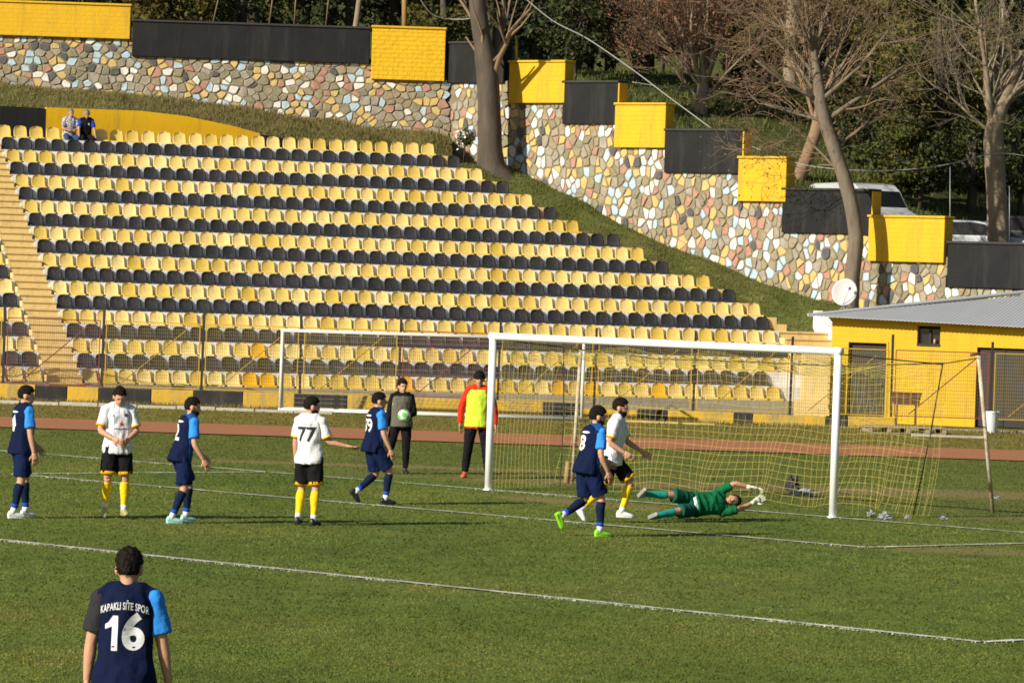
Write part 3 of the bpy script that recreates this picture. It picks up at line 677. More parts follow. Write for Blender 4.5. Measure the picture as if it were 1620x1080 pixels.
def hill_z(x, y):
    q = Vector((x, y, 0)) - WB0; s, o = q.dot(WD), q.dot(WN)
    oa = y - WA0.y
    if x < WA0.x or s < CORNER_S:
        d = max(oa, 0); z = 10.4 + 0.04 * min(d, 70) + 0.3 * max(d - 70, 0)
        zb = 8.9 + 0.28 * 1.5 + 0.11 * min(max(o, 0), 12) + 0.03 * max(o - 12, 0) + 0.3 * max(o - 80, 0)
        w = min(max((WA0.x + 3 - x) / 6, 0), 1)
        z = z * w + zb * (1 - w)
    else:
        o_ = max(o, 0); sl = 0.15 + (0.02 - 0.15) * min(max(s / 13, 0), 1); lo = 9 + 4 * min(max(s / 13, 0), 1)
        z = 8.75 - 0.285 * min(s, 20) + sl * min(o_, lo) + 0.04 * max(o_ - lo, 0) + 0.3 * max(o_ - 80, 0)
    return min(z, 70) + 0.25 * noise.noise((x * 0.25, y * 0.25, 0))
vs, fs = [], []
xs = np.concatenate([np.arange(-60, 70, 1.6)]); oo = list(np.arange(0.25, 20, 1.2)) + list(np.arange(20, 150, 7))
def wall_y(x):                                       # depth of the back of the walls at this x
    if x < WA0.x: return WA0.y + 0.1
    return WB0.y + WD.y / WD.x * (x - WB0.x) + 0.1 if x < 45 else WB0.y + WD.y / WD.x * (45 - WB0.x)
for x in xs:
    for o_ in oo:
        y = wall_y(x) + o_; vs.append((x, y, hill_z(x, y)))
no = len(oo)
for i in range(len(xs) - 1):
    for j in range(no - 1): fs.append((i * no + j, (i + 1) * no + j, (i + 1) * no + j + 1, i * no + j + 1))
b = MB(); b.add(vs, fs); tag(b.build('hillside', HILL_G, None, True, True), kind='structure')
pos = []
for _ in range(30000):
    x = RNG.uniform(-4, 16); y = wall_y(x) + 0.3 + abs(RNG.normal(0, 6)); pos.append((x, y, hill_z(x, y) - 0.03))
tufts('hillside_grass', pos, 0.06, 0.26, BLADE[0], 0.025, 0.9, label='long green grass on the hillside behind the stepped wall', cat='grass')
# weeds at the foot of the perimeter wall and along the verge
pos = [(RNG.uniform(-13.5, 14), 112.05 - abs(RNG.normal(0, 0.5)), 0.0) for _ in range(5000)]
tufts('verge_grass', [(RNG.uniform(-16, 17), RNG.uniform(98.9, 111.5), 0.0) for _ in range(36000)], 0.015, 0.05, BLADE[1], 0.014, 0.9, label='thin dry grass on the verge between the track and the fence', cat='grass')
tufts('weeds', pos, 0.03, 0.13, BLADE[1], 0.014, 0.7, label='weeds along the foot of the perimeter wall', cat='weeds')

# ---------------------------------------------------------------- trees
BARK = mat('bark_grey', (0.19, 0.155, 0.115), 0.95, 0.9, 5.0, (0.10, 0.08, 0.06), 0.9, 9.0, 0.15, (1, 1, 0.25))
BARKD = mat('bark_dark', (0.10, 0.08, 0.062), 0.95, 0.9, 5.0, (0.055, 0.045, 0.036), 0.9, 9.0, 0.15, (1, 1, 0.25))
BARKL = mat('bark_light', (0.30, 0.24, 0.165), 0.95, 0.9, 5.0, (0.17, 0.13, 0.09), 0.9, 9.0, 0.15, (1, 1, 0.25))
TWIG = mat('twig_brown', (0.22, 0.15, 0.095), 0.9, 0.6, 2.0, (0.15, 0.105, 0.065), 0, 1, 0.15)
TWIGP = mat('twig_pink', (0.24, 0.15, 0.105), 0.9, 0.6, 2.0, (0.17, 0.11, 0.07), 0, 1, 0.15)
def leafmat(n, c, c2, tr=0.25): return mat(n, c, 0.75, 1.0, 0.8, c2, 0, 1, 0.2, trans=tr)
L_DARK = leafmat('leaf_pine', (0.032, 0.044, 0.018), (0.045, 0.050, 0.022))
L_OLV = leafmat('leaf_olive', (0.085, 0.090, 0.020), (0.12, 0.098, 0.022))
L_GRN = leafmat('leaf_green', (0.060, 0.082, 0.018), (0.095, 0.092, 0.022))
L_OCH = leafmat('leaf_ochre', (0.16, 0.115, 0.025), (0.12, 0.07, 0.025))
L_RED = leafmat('leaf_red', (0.30, 0.115, 0.07), (0.22, 0.12, 0.07))
L_BRN = leafmat('leaf_brown', (0.17, 0.105, 0.065), (0.12, 0.09, 0.045))
def leaves(cent, size, jitter=0.0, flat=0.0):
    P = np.asarray(cent, dtype=float); n = len(P)
    a = RNG.normal(size=(n, 3)); a /= np.linalg.norm(a, axis=1)[:, None]
    b = RNG.normal(size=(n, 3)); b -= (a * b).sum(1)[:, None] * a; b /= np.linalg.norm(b, axis=1)[:, None]
    s = (size * RNG.uniform(0.5, 1.4, n))[:, None]
    V = np.stack([P - a * s, P + b * s * 0.5, P + a * s, P - b * s * 0.5], 1).reshape(-1, 3)
    return V, np.arange(4 * n).reshape(-1, 4)
def grow(rs, p, d, L, r, depth, maxd, out, tips, spread, up, wob=0.16, kids=(2, 4)):
    n = 4 if depth < 2 else 3; path = [p.copy()]; rr = [r]; q = p.copy(); dd = d.copy()
    for i in range(n):
        dd = (dd + Vector((rs.gauss(0, wob), rs.gauss(0, wob), rs.gauss(0, wob) + up * 0.12))).normalized()
        q = q + dd * (L / n); path.append(q.copy()); rr.append(r * (1 - 0.55 * (i + 1) / n))
    out.append((depth, path, rr))
    if depth >= maxd: tips.append((q, dd)); return
    for c in range(rs.randint(*kids)):
        t = rs.uniform(0.35, 1.0) if c else 1.0; k = min(int(t * n), n); b = path[k]
        ax = Vector((rs.gauss(0, 1), rs.gauss(0, 1), rs.gauss(0, 1))); ax = (ax - dd * ax.dot(dd)).normalized()
        nd = (dd * math.cos(spread) + ax * math.sin(spread * rs.uniform(0.6, 1.3)) + Vector((0, 0, up))).normalized()
        grow(rs, b, nd, L * rs.uniform(0.62, 0.85), max(rr[k] * rs.uniform(0.5, 0.75), 0.006), depth + 1, maxd, out, tips, spread, up, wob, kids)
def px_path(pts, D): return [at(x, y, D + (q[0] if q else 0)) for x, y, *q in pts]
def make_tree(name, label, trunk, limbs, D, seed, bark, twig, leafsets=(), maxd=4, spread=0.5, up=0.1, limbL=2.2, kids=(2, 4), wob=0.16, group=None, flare=1.0):
    """trunk: pixels and widths; limbs: (start index, px, py, depth offset, radius)"""
    rs = random.Random(seed); P = [at(x, y, D) for x, y, w in trunk]; R = [w / 2 * D / FOC for x, y, w in trunk]
    t = empty(name, P[0], 0, label, 'tree', group)
    # resample the trunk smoothly
    S, RR = [], []
    for i in range(len(P) - 1):
        p0, p1, p2, p3 = P[max(i - 1, 0)], P[i], P[i + 1], P[min(i + 2, len(P) - 1)]
        for j in range(5):
            u = j / 5; S.append(0.5 * ((2 * p1) + (p2 - p0) * u + (2 * p0 - 5 * p1 + 4 * p2 - p3) * u * u + (3 * p1 - p0 - 3 * p2 + p3) * u ** 3)); RR.append((R[i] + (R[i + 1] - R[i]) * u))
    S.append(P[-1]); RR.append(R[-1])
    RR = [r * (1 + 0.08 * noise.noise(s * 1.7)) for r, s in zip(RR, S)]
    b = MB(); b.tube(S, RR, 14)
    segs, tips = [], []
    for (i, x, y, dD, r) in limbs:
        st = P[i]; en = at(x, y, D + dD); d = (en - st); L = d.length
        mid = st.lerp(en, 0.5) + Vector((rs.gauss(0, 0.04), rs.gauss(0, 0.04), rs.gauss(0, 0.04))) * L
        path = [st, st.lerp(mid, 0.5) , mid, mid.lerp(en, 0.5), en]; rr = [r, r * 0.85, r * 0.7, r * 0.58, r * 0.45]
        b.tube(path, rr, 9)
        for c in range(6):
            k = 1 + c % 4; ax = Vector((rs.gauss(0, 1), rs.gauss(0, 1), rs.gauss(0, 0.6))); nd = (d.normalized() + ax * 0.38 + Vector((0, 0, up))).normalized()
            grow(rs, path[k], nd, limbL * rs.uniform(0.6, 1.1), rr[k] * 0.55, 1, maxd, segs, tips, spread, up, wob, kids)
    keep(b.build('trunk', bark, None, True, True), t)
    cr = MB()
    for dep, path, rr in segs: cr.tube(path, [max(x, 0.0055) for x in rr], 5 if dep < 3 else 3, cap=False)
    if cr.v: keep(cr.build('crown', twig, None, True), t)
    for m, n, size, sig in leafsets:
        C = []
        for _ in range(n):
            q, d = tips[rs.randrange(len(tips))]; C.append((q.x + rs.gauss(0, sig), q.y + rs.gauss(0, sig), q.z + rs.gauss(0, sig)))
        V, F_ = leaves(C, size); keep(raw('leaves', V, F_, m), t)
    return t
make_tree('tree', 'thick grey tree trunk rising in front of the wall beside the top of the stand', [(784, 300, 104), (781, 285, 68), (777, 262, 47), (775, 225, 39), (774, 170, 37), (771, 120, 35), (765, 75, 30), (758, 30, 27), (751, -40, 25), (746, -110, 22)],
          [(4, 796, 30, 0.5, 0.25), (8, 700, -160, 0, 0.2), (9, 760, -220, 0, 0.2), (9, 700, -260, 0, 0.2)], 133.5, 11, mat('bark_trunk', (0.105, 0.085, 0.065), 0.95, 1.0, 4.0, (0.055, 0.046, 0.036), 1.0, 7.0, 0.15, (1, 1, 0.22)), TWIG, maxd=2)
make_tree('tree', 'leaning bare tree in front of the wall behind the hut, twigs spread wide', [(1345, 500, 27), (1348, 440, 25), (1354, 380, 24), (1348, 330, 23), (1335, 280, 22), (1320, 235, 22), (1305, 192, 22), (1298, 160, 22), (1294, 125, 16), (1288, 85, 11), (1284, 40, 8)],
          [(7, 1195, 95, -0.5, 0.075), (8, 1235, 30, 0.8, 0.065), (9, 1275, -20, -0.8, 0.06), (8, 1345, 10, 0.6, 0.07), (6, 1430, 105, 0.2, 0.085), (7, 1405, 50, -1, 0.07), (5, 1415, 175, 0.8, 0.055), (9, 1250, 0, -1.2, 0.055), (6, 1210, 165, 0.5, 0.06), (9, 1320, -20, 0.4, 0.055), (4, 1270, 215, 0.6, 0.04), (7, 1225, 60, 0.9, 0.06), (7, 1375, 20, 0.9, 0.06)],
          125.1, 12, BARK, TWIG, [(L_BRN, 2200, 0.040, 0.32), (L_OCH, 1600, 0.04, 0.34)], maxd=5, spread=0.46, up=0.06, limbL=1.4, kids=(1, 3), wob=0.24)
make_tree('tree', 'pale thick tree trunk behind the black parapet at the far right', [(1582, 430, 40), (1580, 380, 36), (1577, 320, 33), (1574, 260, 32), (1572, 215, 32), (1578, 185, 26), (1590, 155, 22), (1604, 120, 17), (1616, 80, 13)],
          [(4, 1556, 60, 0.3, 0.13), (5, 1610, 130, 0, 0.17), (5, 1640, 40, 0.6, 0.14), (4, 1540, -20, -0.8, 0.10), (5, 1585, -20, 0.5, 0.10), (4, 1500, 150, 0.4, 0.06)],
          130.0, 13, BARKL, mat('twig_pale', (0.27, 0.225, 0.16), 0.9, 0.6, 2.0, (0.16, 0.13, 0.09)), [(L_BRN, 900, 0.05, 0.3), (L_OCH, 900, 0.05, 0.35)], maxd=4, spread=0.42, up=0.12, limbL=1.8)
make_tree('tree', 'small bare tree with a fan of pale limbs and reddish leaves behind the stepped wall', [(1104, 215, 26), (1107, 190, 22), (1110, 165, 21), (1112, 145, 20), (1112, 115, 11), (1110, 80, 8)],
          [(3, 1065, 20, 0.2, 0.07), (3, 1095, -10, -0.4, 0.09), (3, 1120, 0, 0.5, 0.075), (3, 1150, 20, -0.2, 0.07), (3, 1175, 10, 0.3, 0.085), (2, 1050, 90, 0.6, 0.06), (2, 1190, 75, -0.6, 0.06), (3, 1040, 50, 0, 0.06)],
          140.0, 14, BARKL, TWIGP, [(L_RED, 3600, 0.055, 0.28), (L_BRN, 1800, 0.05, 0.35), (L_OCH, 900, 0.05, 0.35)], maxd=4, spread=0.40, up=0.16, limbL=1.7)
make_tree('tree', 'tan leaning tree trunk between the white van and the yellow parapet block', [(1256, 310, 24), (1265, 280, 22), (1280, 240, 21), (1292, 205, 20), (1298, 170, 18)],
          [(4, 1285, 60, 0, 0.10), (4, 1330, 70, 0.4, 0.09), (3, 1250, 90, 0.5, 0.08), (4, 1270, -20, 0, 0.08)], 134.0, 15, mat('bark_tan', (0.27, 0.17, 0.10), 0.95, 0.9, 5.0, (0.17, 0.11, 0.065), 0.8, 9.0), TWIG, [(L_OLV, 900, 0.06, 0.4)], maxd=3, limbL=2.0)
make_tree('tree', 'bare grey tree standing in the shade above the black parapet block', [(1008, 180, 14), (1010, 140, 12), (1006, 105, 12)],
          [(2, 985, 20, 0, 0.05), (2, 1020, 10, 0.5, 0.05), (2, 1050, 50, 0, 0.045), (2, 960, 60, 0.3, 0.045)], 142.0, 16, BARKD, TWIG, [(L_BRN, 1500, 0.06, 0.4), (L_OCH, 500, 0.06, 0.4)], maxd=4, spread=0.5, up=0.08, limbL=1.5)
make_tree('tree', 'pale straight tree trunk on the grass behind the reddish bare tree', [(1250, 205, 26), (1250, 150, 24), (1251, 90, 22), (1254, 20, 20), (1256, -40, 16)],
          [(3, 1215, -30, 0, 0.08), (3, 1290, -30, 0.5, 0.08), (4, 1250, -120, 0, 0.1)], 150.0, 17, BARKL, TWIGP, [(L_BRN, 1200, 0.06, 0.5)], maxd=3, limbL=2.2)
make_tree('tree', 'slim pale tree trunk in the wood at the top left of the long black parapet', [(560, 60, 10), (566, 20, 9), (572, -30, 8)], [(2, 560, -120, 0, 0.05)], 141.0, 18, BARKL, TWIG, maxd=2)

def leafy(name, label, base, h, r, m, n, size, seed, shape='round', trunk_r=0.16, group=None, bark=None, m2=None):
    """a tree in leaf: trunk, limbs and a crown of separate leaves in clumps with gaps"""
    rs = random.Random(seed); base = Vector(base); t = empty(name, base, 0, label, 'tree', group)
    b = MB(); topz = h * 0.85; b.tube([base + Vector((0, 0, -0.4)), base + Vector((rs.gauss(0, .1), rs.gauss(0, .1), h * 0.3)), base + Vector((rs.gauss(0, .2), rs.gauss(0, .2), topz))], [trunk_r * 1.2, trunk_r * 0.9, trunk_r * 0.25], 8)
    clumps = []
    nc = 34
    for i in range(nc):
        if shape == 'cone':
            f = rs.random() ** 0.8; z = h * (0.12 + 0.88 * f); rr = r * (1 - f) * (0.45 + 0.6 * rs.random()) + 0.15; cs = 0.22 * r + 0.32 * r * (1 - f)
        else:
            f = rs.random(); z = h * (0.25 + 0.75 * f); rr = r * math.sqrt(max(0.05, 1 - (2 * f - 0.9) ** 2)) * rs.uniform(0.35, 0.95); cs = 0.34 * r * rs.uniform(0.7, 1.3)
        w = rs.uniform(0, 2 * math.pi); c = base + Vector((math.cos(w) * rr, math.sin(w) * rr, z)); clumps.append((c, cs))
        if i % 2 == 0: b.tube([base + Vector((0, 0, max(z - rr * 0.5, 0.3))), base.lerp(c, 0.5) + Vector((0, 0, z * 0.45)), c], [trunk_r * 0.4, trunk_r * 0.25, 0.02], 5)
    keep(b.build('trunk', bark or BARKD, None, True), t)
    cid = RNG.integers(0, nc, n); cc = np.array([c[:] for c, s in clumps])[cid]; ss = np.array([s for c, s in clumps])[cid]
    d = RNG.normal(size=(n, 3)); d /= np.linalg.norm(d, axis=1)[:, None]; d *= (ss * RNG.random(n) ** 0.45)[:, None]; d[:, 2] *= 0.7
    P = cc + d
    if m2 is not None:
        k = RNG.random(n) < 0.3; V, F_ = leaves(P[k], size); keep(raw('leaves', V, F_, m2), t); P = P[~k]
    V, F_ = leaves(P, size); keep(raw('crown', V, F_, m), t)
    return t
WL = ['on the hillside']
wood = []
def put(px, D, h, r, m, n, size, shape, label, m2=None, dz=0.0, group=None, tr=0.16, bark=None):
    p = at(px, 300, D); z = hill_z(p.x, D) + dz; wood.append(1)
    leafy('tree', label, (p.x, D, z), h, r, m, n, size, 100 + len(wood), shape, tr, group, bark, m2)
put(255, 139.0, 3.2, 1.7, L_OLV, 4200, 0.085, 'round', 'olive yellow leafy tree above the long black parapet, next to the yellow one', L_OCH)
put(370, 141.5, 3.6, 1.9, L_GRN, 4200, 0.09, 'round', 'dull green bushy tree behind the long black parapet', L_DARK)
put(690, 142.0, 4.2, 1.6, L_OLV, 3500, 0.09, 'round', 'olive bushy tree behind the rough brick parapet block', L_DARK)
put(1475, 140.0, 7.0, 2.6, L_GRN, 9000, 0.10, 'round', 'green leafy tree with ochre leaves between the two tall bare trees', mat('leaf_gold', (0.21, 0.165, 0.035), 0.75, 1.0, 0.8, (0.15, 0.14, 0.03), trans=0.3))
put(1400, 146.0, 7.5, 2.6, L_OLV, 8000, 0.11, 'round', 'olive leafy tree behind the crown of the leaning bare tree', MATS['leaf_gold'])
put(1555, 145.0, 7.5, 2.4, L_GRN, 7000, 0.11, 'round', 'dark leafy tree behind the pale trunk at the far right', L_DARK)
put(1150, 158.0, 6.0, 2.2, L_BRN, 6000, 0.11, 'round', 'brown autumn tree behind the reddish bare tree', L_RED)
put(1320, 154.0, 7.0, 2.4, L_BRN, 6000, 0.11, 'round', 'brown autumn tree behind the leaning bare tree', L_OCH)
put(1420, 134.5, 2.6, 1.2, L_GRN, 3500, 0.075, 'round', 'low green bush behind the white van', L_OLV)
put(1535, 137.0, 2.8, 1.4, L_GRN, 3500, 0.075, 'round', 'low green bush left of the pale trunk', L_DARK)
put(1205, 146.0, 2.2, 1.1, L_GRN, 2500, 0.075, 'round', 'small green bush on the grass slope', L_OLV)
for i, (x, D, h, r, m_, m2_, lb) in enumerate(((1175, 143, 1.6, 1.0, L_DARK, L_BRN, 'dark scrub bush right of the reddish bare tree'), (1215, 152, 3.4, 1.6, L_BRN, L_DARK, 'brown scrub left of the pale straight trunk'), (1330, 141, 2.6, 1.4, L_GRN, L_BRN, 'green scrub bush behind the leaning tan trunk'), (1375, 138, 2.4, 1.3, L_DARK, L_OCH, 'dark scrub bush directly above the white van'),
        (1455, 135, 2.6, 1.4, L_DARK, L_GRN, 'dark bush right of the white van'), (1500, 141, 3.6, 1.6, L_OLV, L_DARK, 'olive bush left of the far right pale trunk'), (1615, 138, 3.4, 1.6, L_DARK, L_GRN, 'dark bush at the right edge behind the cars'), (1040, 147, 2.6, 1.4, L_DARK, L_BRN, 'dark scrub bush left of the reddish bare tree'), (905, 141, 3.2, 1.6, L_DARK, L_GRN, 'dark bush behind the topmost stepped yellow block'))):
    put(x, D, h, r, m_, 3600, 0.085, 'round', lb, m2_, tr=0.08)
xs_ = [-40, 60, 140, 225, 310, 395, 470, 545, 620, 700, 770, 845, 905, 960, 1020, 1085, 1150, 1215, 1290, 1365, 1440, 1510, 1590, 1670]
for i, x in enumerate(xs_):
    D = 150 + (i * 37 % 23) * 0.55
    put(x, D, 8.0 + (i * 53 % 17) * 0.2, 2.5, L_DARK, 6000, 0.13, 'cone' if i % 3 else 'round', '%s dark evergreen from the left in the wood along the top of the picture' % ordinal(i + 1), L_GRN if i % 4 == 0 else None, group='dark evergreens on the hillside', tr=0.2)
for i in range(22):
    x = -60 + i * 82; D = 163 + (i * 29 % 13)
    put(x, D, 10 + (i * 41 % 11) * 0.3, 3.2, L_DARK, 5000, 0.17, 'cone' if i % 2 else 'round', '%s tall dark evergreen from the left in the rear of the wood' % ordinal(i + 1), None, group='rear evergreens on the hillside', tr=0.22)
# small flowering shrub by the wall
t = leafy('shrub', 'small white flowering shrub at the foot of the wall left of the big trunk', at(734, 236, 133.9), 0.62, 0.28, L_GRN, 500, 0.05, 77, 'round', 0.02)
t['category'] = 'shrub'
C = [at(734, 225, 133.6) + Vector((random.gauss(-0.12, 0.14), random.gauss(0, 0.1), random.gauss(0.1, 0.12))) for _ in range(26)]
V, F_ = leaves([c[:] for c in C], 0.05); keep(raw('flowers', V, F_, mat('petal_white', (0.8, 0.8, 0.75), 0.7)), t)['kind'] = 'stuff'
# ---------------------------------------------------------------- the yellow hut
HUT_Y = mat('hut_yellow', (0.60, 0.385, 0.022), 0.75, 0.45, 1.2, (0.52, 0.31, 0.014), 0.3, 10.0, 0.2)
brickify(HUT_Y, 0.4); weather(HUT_Y, (0.30, 0.19, 0.04), 0.5)
ZINC = mat('zinc_sheet', (0.43, 0.44, 0.455), 0.5, 0.5, 1.5, (0.35, 0.355, 0.365), 0.1, 12.0, 0.5, (1, 0.25, 1))
DARKM = mat('dark_metal_door', (0.018, 0.0175, 0.0175), 0.7, 0.5, 3.0, (0.032, 0.03, 0.028), 0.15, 12, 0.4)
INSIDE = mat('dark_interior', (0.03, 0.028, 0.026), 0.95, 0.3, 2.0)
H0 = at(1311.5, 660, 117.8); H0.z = 0; H1 = at(1720, 672, 115.4); H1.z = 0
HX = (H1 - H0).normalized(); HN = Vector((-HX.y, HX.x, 0)); HL = (H1 - H0).length
hut = empty('hut', H0, math.atan2(HX.y, HX.x), 'small yellow painted hut with a grey corrugated roof beside the stand', 'hut')
def hu(px, py):
    p = on_plane(px, py, H0, HN); return (p - H0).dot(HX), p.z
d1a, d1t = hu(1343, 541); d1b, _ = hu(1403, 541); w1a, w1t = hu(1452, 505); w1b, w1s = hu(1487, 545); d2a, d2t = hu(1546, 549); d2b = d2a + 1.55
EAVE = 2.66
b = MB(); T = 0.22
def seg(x0, x1, z0, z1): b.box((x0, 0, z0), (x1, T, z1))
g = 0.0
seg(0, d1a, g, EAVE); seg(d1a, d1b, d1t, EAVE); seg(d1b, w1a, g, EAVE); seg(w1a, w1b, g, w1s); seg(w1b, d2a, g, EAVE); seg(d2a, d2b, d2t, EAVE); seg(d2b, HL, g, EAVE)
b.box((0, T, 0), (T, 4.6, EAVE)); b.box((HL - T, T, 0), (HL, 4.6, EAVE)); b.box((T, 4.4, 0), (HL - T, 4.6, EAVE))
b.build('wall', HUT_Y, hut)
b = MB(); b.box((T + .01, T + 1.6, 0.0), (HL - T - .01, T + 1.65, EAVE - .02)); b.box((T + .01, T, EAVE - 0.06), (HL - T - .01, 4.4, EAVE - 0.02)); b.build('inner_wall', INSIDE, hut)
EF = [(0.0, 0.02, EAVE + 0.001), (HL, 0.02, EAVE + 0.001), (HL, 0.02, 2.755), (0.0, 0.02, 2.88)]
b = MB(); b.poly(EF, (0, 0.18, 0)); b.build('wall_head', HUT_Y, hut, fix=True)
b = MB(); b.box((d1a + 0.01, 0.11, 0.03), (d1b - 0.01, 0.16, d1t - 0.01)); d = b.build('door', DARKM, hut)
b = MB()
for z in (0.5, 1.0, 1.5): b.box((d1a + 0.09, 0.095, z), (d1b - 0.09, 0.108, z + 0.04))
b.box((d1b - 0.16, 0.06, 0.98), (d1b - 0.12, 0.109, 1.12)); b.build('handle', mat('worn_steel', (0.06, 0.058, 0.055), 0.6, 0.4, 6), d)
b = MB(); b.box((d1a - 0.05, -0.02, 0.0), (d1a, 0.0, d1t + 0.05)); b.box((d1b, -0.02, 0.0), (d1b + 0.05, 0.0, d1t + 0.05)); b.box((d1a, -0.02, d1t), (d1b, 0.0, d1t + 0.05)); b.build('door_frame', HUT_Y, hut)
b = MB(); b.box((d2a + 0.01, 0.11, 0.03), (d2b - 0.01, 0.16, d2t - 0.01)); b.box((d2a + 0.7, 0.09, 0.05), (d2a + 0.75, 0.109, d2t - 0.05)); b.build('door', DARKM, hut)
b = MB(); b.box((w1a + 0.01, 0.16, w1s + 0.01), (w1b - 0.01, 0.17, EAVE - 0.08)); w = b.build('window', mat('dim_glass', (0.02, 0.022, 0.024), 0.15, 0.2, 3, None, 0, 1, 0.5), hut)
b = MB(); b.box((w1a + 0.30, 0.10, w1s + 0.012), (w1a + 0.36, 0.158, EAVE - 0.085)); b.box((w1a, -0.03, w1s - 0.05), (w1b, 0.10, w1s + 0.01)); b.build('frame', DARKM, w)
b = MB(); b.tube([(w1b - 0.16, 0.05, w1s + 0.012), (w1b - 0.16, 0.05, w1s + 0.10), (w1b - 0.16, 0.05, w1s + 0.15)], [0.035, 0.035, 0.014], 10); o = b.build('bottle', mat('bottle_tan', (0.45, 0.28, 0.16), 0.4), None, True)
o.location = hut.location; o.rotation_euler = hut.rotation_euler; tag(o, 'small tan bottle standing on the sill of the hut window', 'bottle')
# corrugated hipped roof
e0, _ = hu(1285, 497); OV = -0.42; zE0 = at(1285, 499, 117.4).z; zE1 = at(1620, 519, 115.6).z
RIDGE = 5.0; RISEZ = 0.86; step = 0.0275; n = int((HL + 0.3 - e0) / step)
vs, fs = [], []
for i in range(n + 1):
    x = e0 + i * step; c = 0.012 * math.cos(2 * math.pi * (x - e0) / 0.11)
    zb = zE0 + (zE1 - zE0) * (x - e0) / (HL - e0) * 1.0
    run = min(RIDGE, max((x - e0) * 1.0, 0.02))
    vs += [(x, OV, zb + c), (x, OV + run, zb + RISEZ * run / RIDGE + c), (x, OV, zb + c - 0.014), (x, OV + run, zb + RISEZ * run / RIDGE + c - 0.014)]
for i in range(n):
    a, q = 4 * i, 4 * i + 4; fs += [(a, q, q + 1, a + 1), (a + 2, a + 3, q + 3, q + 2), (a, a + 2, q + 2, q), (a + 1, q + 1, q + 3, a + 3)]
b = MB(); b.add(vs, fs); rf = b.build('roof', ZINC, hut, False, True)
b = MB(); b.add([(e0, OV, zE0 - 0.006), (e0 + RIDGE, OV + RIDGE, zE0 + RISEZ - 0.02), (e0, OV + 2 * RIDGE * 0.55, zE0)], [(0, 1, 2)]); b.build('hip_sheet', ZINC, rf)
b = MB(); b.tube([(e0, OV, zE0 + 0.012), (e0 + RIDGE * 0.5, OV + RIDGE * 0.5, zE0 + RISEZ * 0.5 + 0.012), (e0 + RIDGE, OV + RIDGE, zE0 + RISEZ + 0.012), (HL, OV + RIDGE, zE1 + RISEZ + 0.04)], 0.045, 6); b.build('ridge_cap', ZINC, rf)
# yellow end block of the stand's right-hand stairs
e0_, e1_ = at(1271, 640, 117.2), at(1309, 640, 117.2)
b = MB(); b.box((e0_.x, 117.2, 0.0), (e1_.x, 118.6, at(1290, 560, 117.2).z)); b.box((e0_.x - 0.25, 116.9, 0.0), (e1_.x, 117.19, 0.55))
keep(b.build('end_block', YELC), stand)
# satellite dish
dc = at(1336, 462, 119.6)
dish = empty('satellite_dish', dc - Vector((0, 0, 0.62)), 0, 'white satellite dish on the corner of the grey hut roof', 'satellite dish')
DW = mat('dish_white', (0.46, 0.46, 0.46), 0.6, 0.35, 4.0, (0.36, 0.36, 0.35))
look = Vector((-0.35, -0.9, 0.28)).normalized(); Q = look.to_track_quat('Z', 'Y').to_matrix()
b = MB(); vs, fs = [], []; nr, na = 7, 28
for side, th in ((0, 0.0), (1, -0.02)):
    for i in range(nr + 1):
        for j in range(na):
            r = 0.36 * i / nr; w = 2 * math.pi * j / na; vs.append(dc + Q @ Vector((r * math.cos(w), r * 1.08 * math.sin(w), 0.55 * r * r - 0.05 + th)))
base = (nr + 1) * na
for i in range(nr):
    for j in range(na):
        k = (j + 1) % na; fs.append((i * na + j, i * na + k, (i + 1) * na + k, (i + 1) * na + j)); fs.append((base + i * na + j, base + (i + 1) * na + j, base + (i + 1) * na + k, base + i * na + k))
for j in range(na):
    k = (j + 1) % na; fs.append((nr * na + j, nr * na + k, base + nr * na + k, base + nr * na + j))
b.add(vs, fs); keep(b.build('reflector', DW, None, True, True), dish)
b = MB(); hd = dc + look * 0.36 + Vector((0.22, 0, 0.02)); b.tube([dc + Q @ Vector((0.0, -0.36, 0.02)), hd + Vector((0, 0, -0.05))], 0.012, 6); b.tube([hd - look * 0.08, hd + look * 0.06], [0.05, 0.035], 10); keep(b.build('receiver_arm', DW, None, True), dish)
b = MB(); b.tube([dc - look * 0.05, dc - look * 0.12, dc - look * 0.12 + Vector((0, 0, -0.5))], 0.025, 8)
for w in (0.4, 2.5, 4.6): b.tube([dc - look * 0.12 + Vector((0, 0, -0.3)), dc - look * 0.12 + Vector((0.3 * math.cos(w), 0.3 * math.sin(w), -0.56))], 0.012, 6)
keep(b.build('mount', mat('galvanised', (0.32, 0.33, 0.34), 0.5, 0.4, 6, None, 0, 1, 0.5, metal=0.5), None, True), dish)

# ---------------------------------------------------------------- perimeter wall, fence, kerb
FD = 112.5
pw = empty('perimeter_wall', (0, FD, 0), 0, 'low wall of alternating yellow and black painted blocks under the fence', 'wall')
KY = mat('kerb_yellow', (0.62, 0.37, 0.02), 0.85, 0.8, 2.2, (0.36, 0.25, 0.07), 0.5, 12.0); KK = mat('kerb_black', (0.018, 0.018, 0.018), 0.9, 0.7, 2.5, (0.05, 0.045, 0.038), 0.5, 12.0); weather(KY, (0.22, 0.19, 0.11), 0.7, 0.48, 0.66); weather(KK, (0.10, 0.09, 0.07), 0.45, 0.50, 0.68)
edges = [-420, -330, -240, -180, -100, -20, 60, 110, 160, 243, 310, 388, 470, 553, 640, 655, 745, 780, 862, 925, 1012, 1060, 1165, 1195, 1310, 1345, 1420]
for i, (a, e) in enumerate(zip(edges, edges[1:])):
    x0, x1 = (a - 810) / FOC * FD + 0.006, (e - 810) / FOC * FD - 0.006; h = 0.40 + random.uniform(-0.02, 0.015) - (0.12 if a > 900 else 0)
    b = MB(); b.box((x0, -0.13, -0.05), (x1, 0.13, h)); o = b.build('block', KK if (i + 1) % 2 else KY, pw, bevel=0.015)
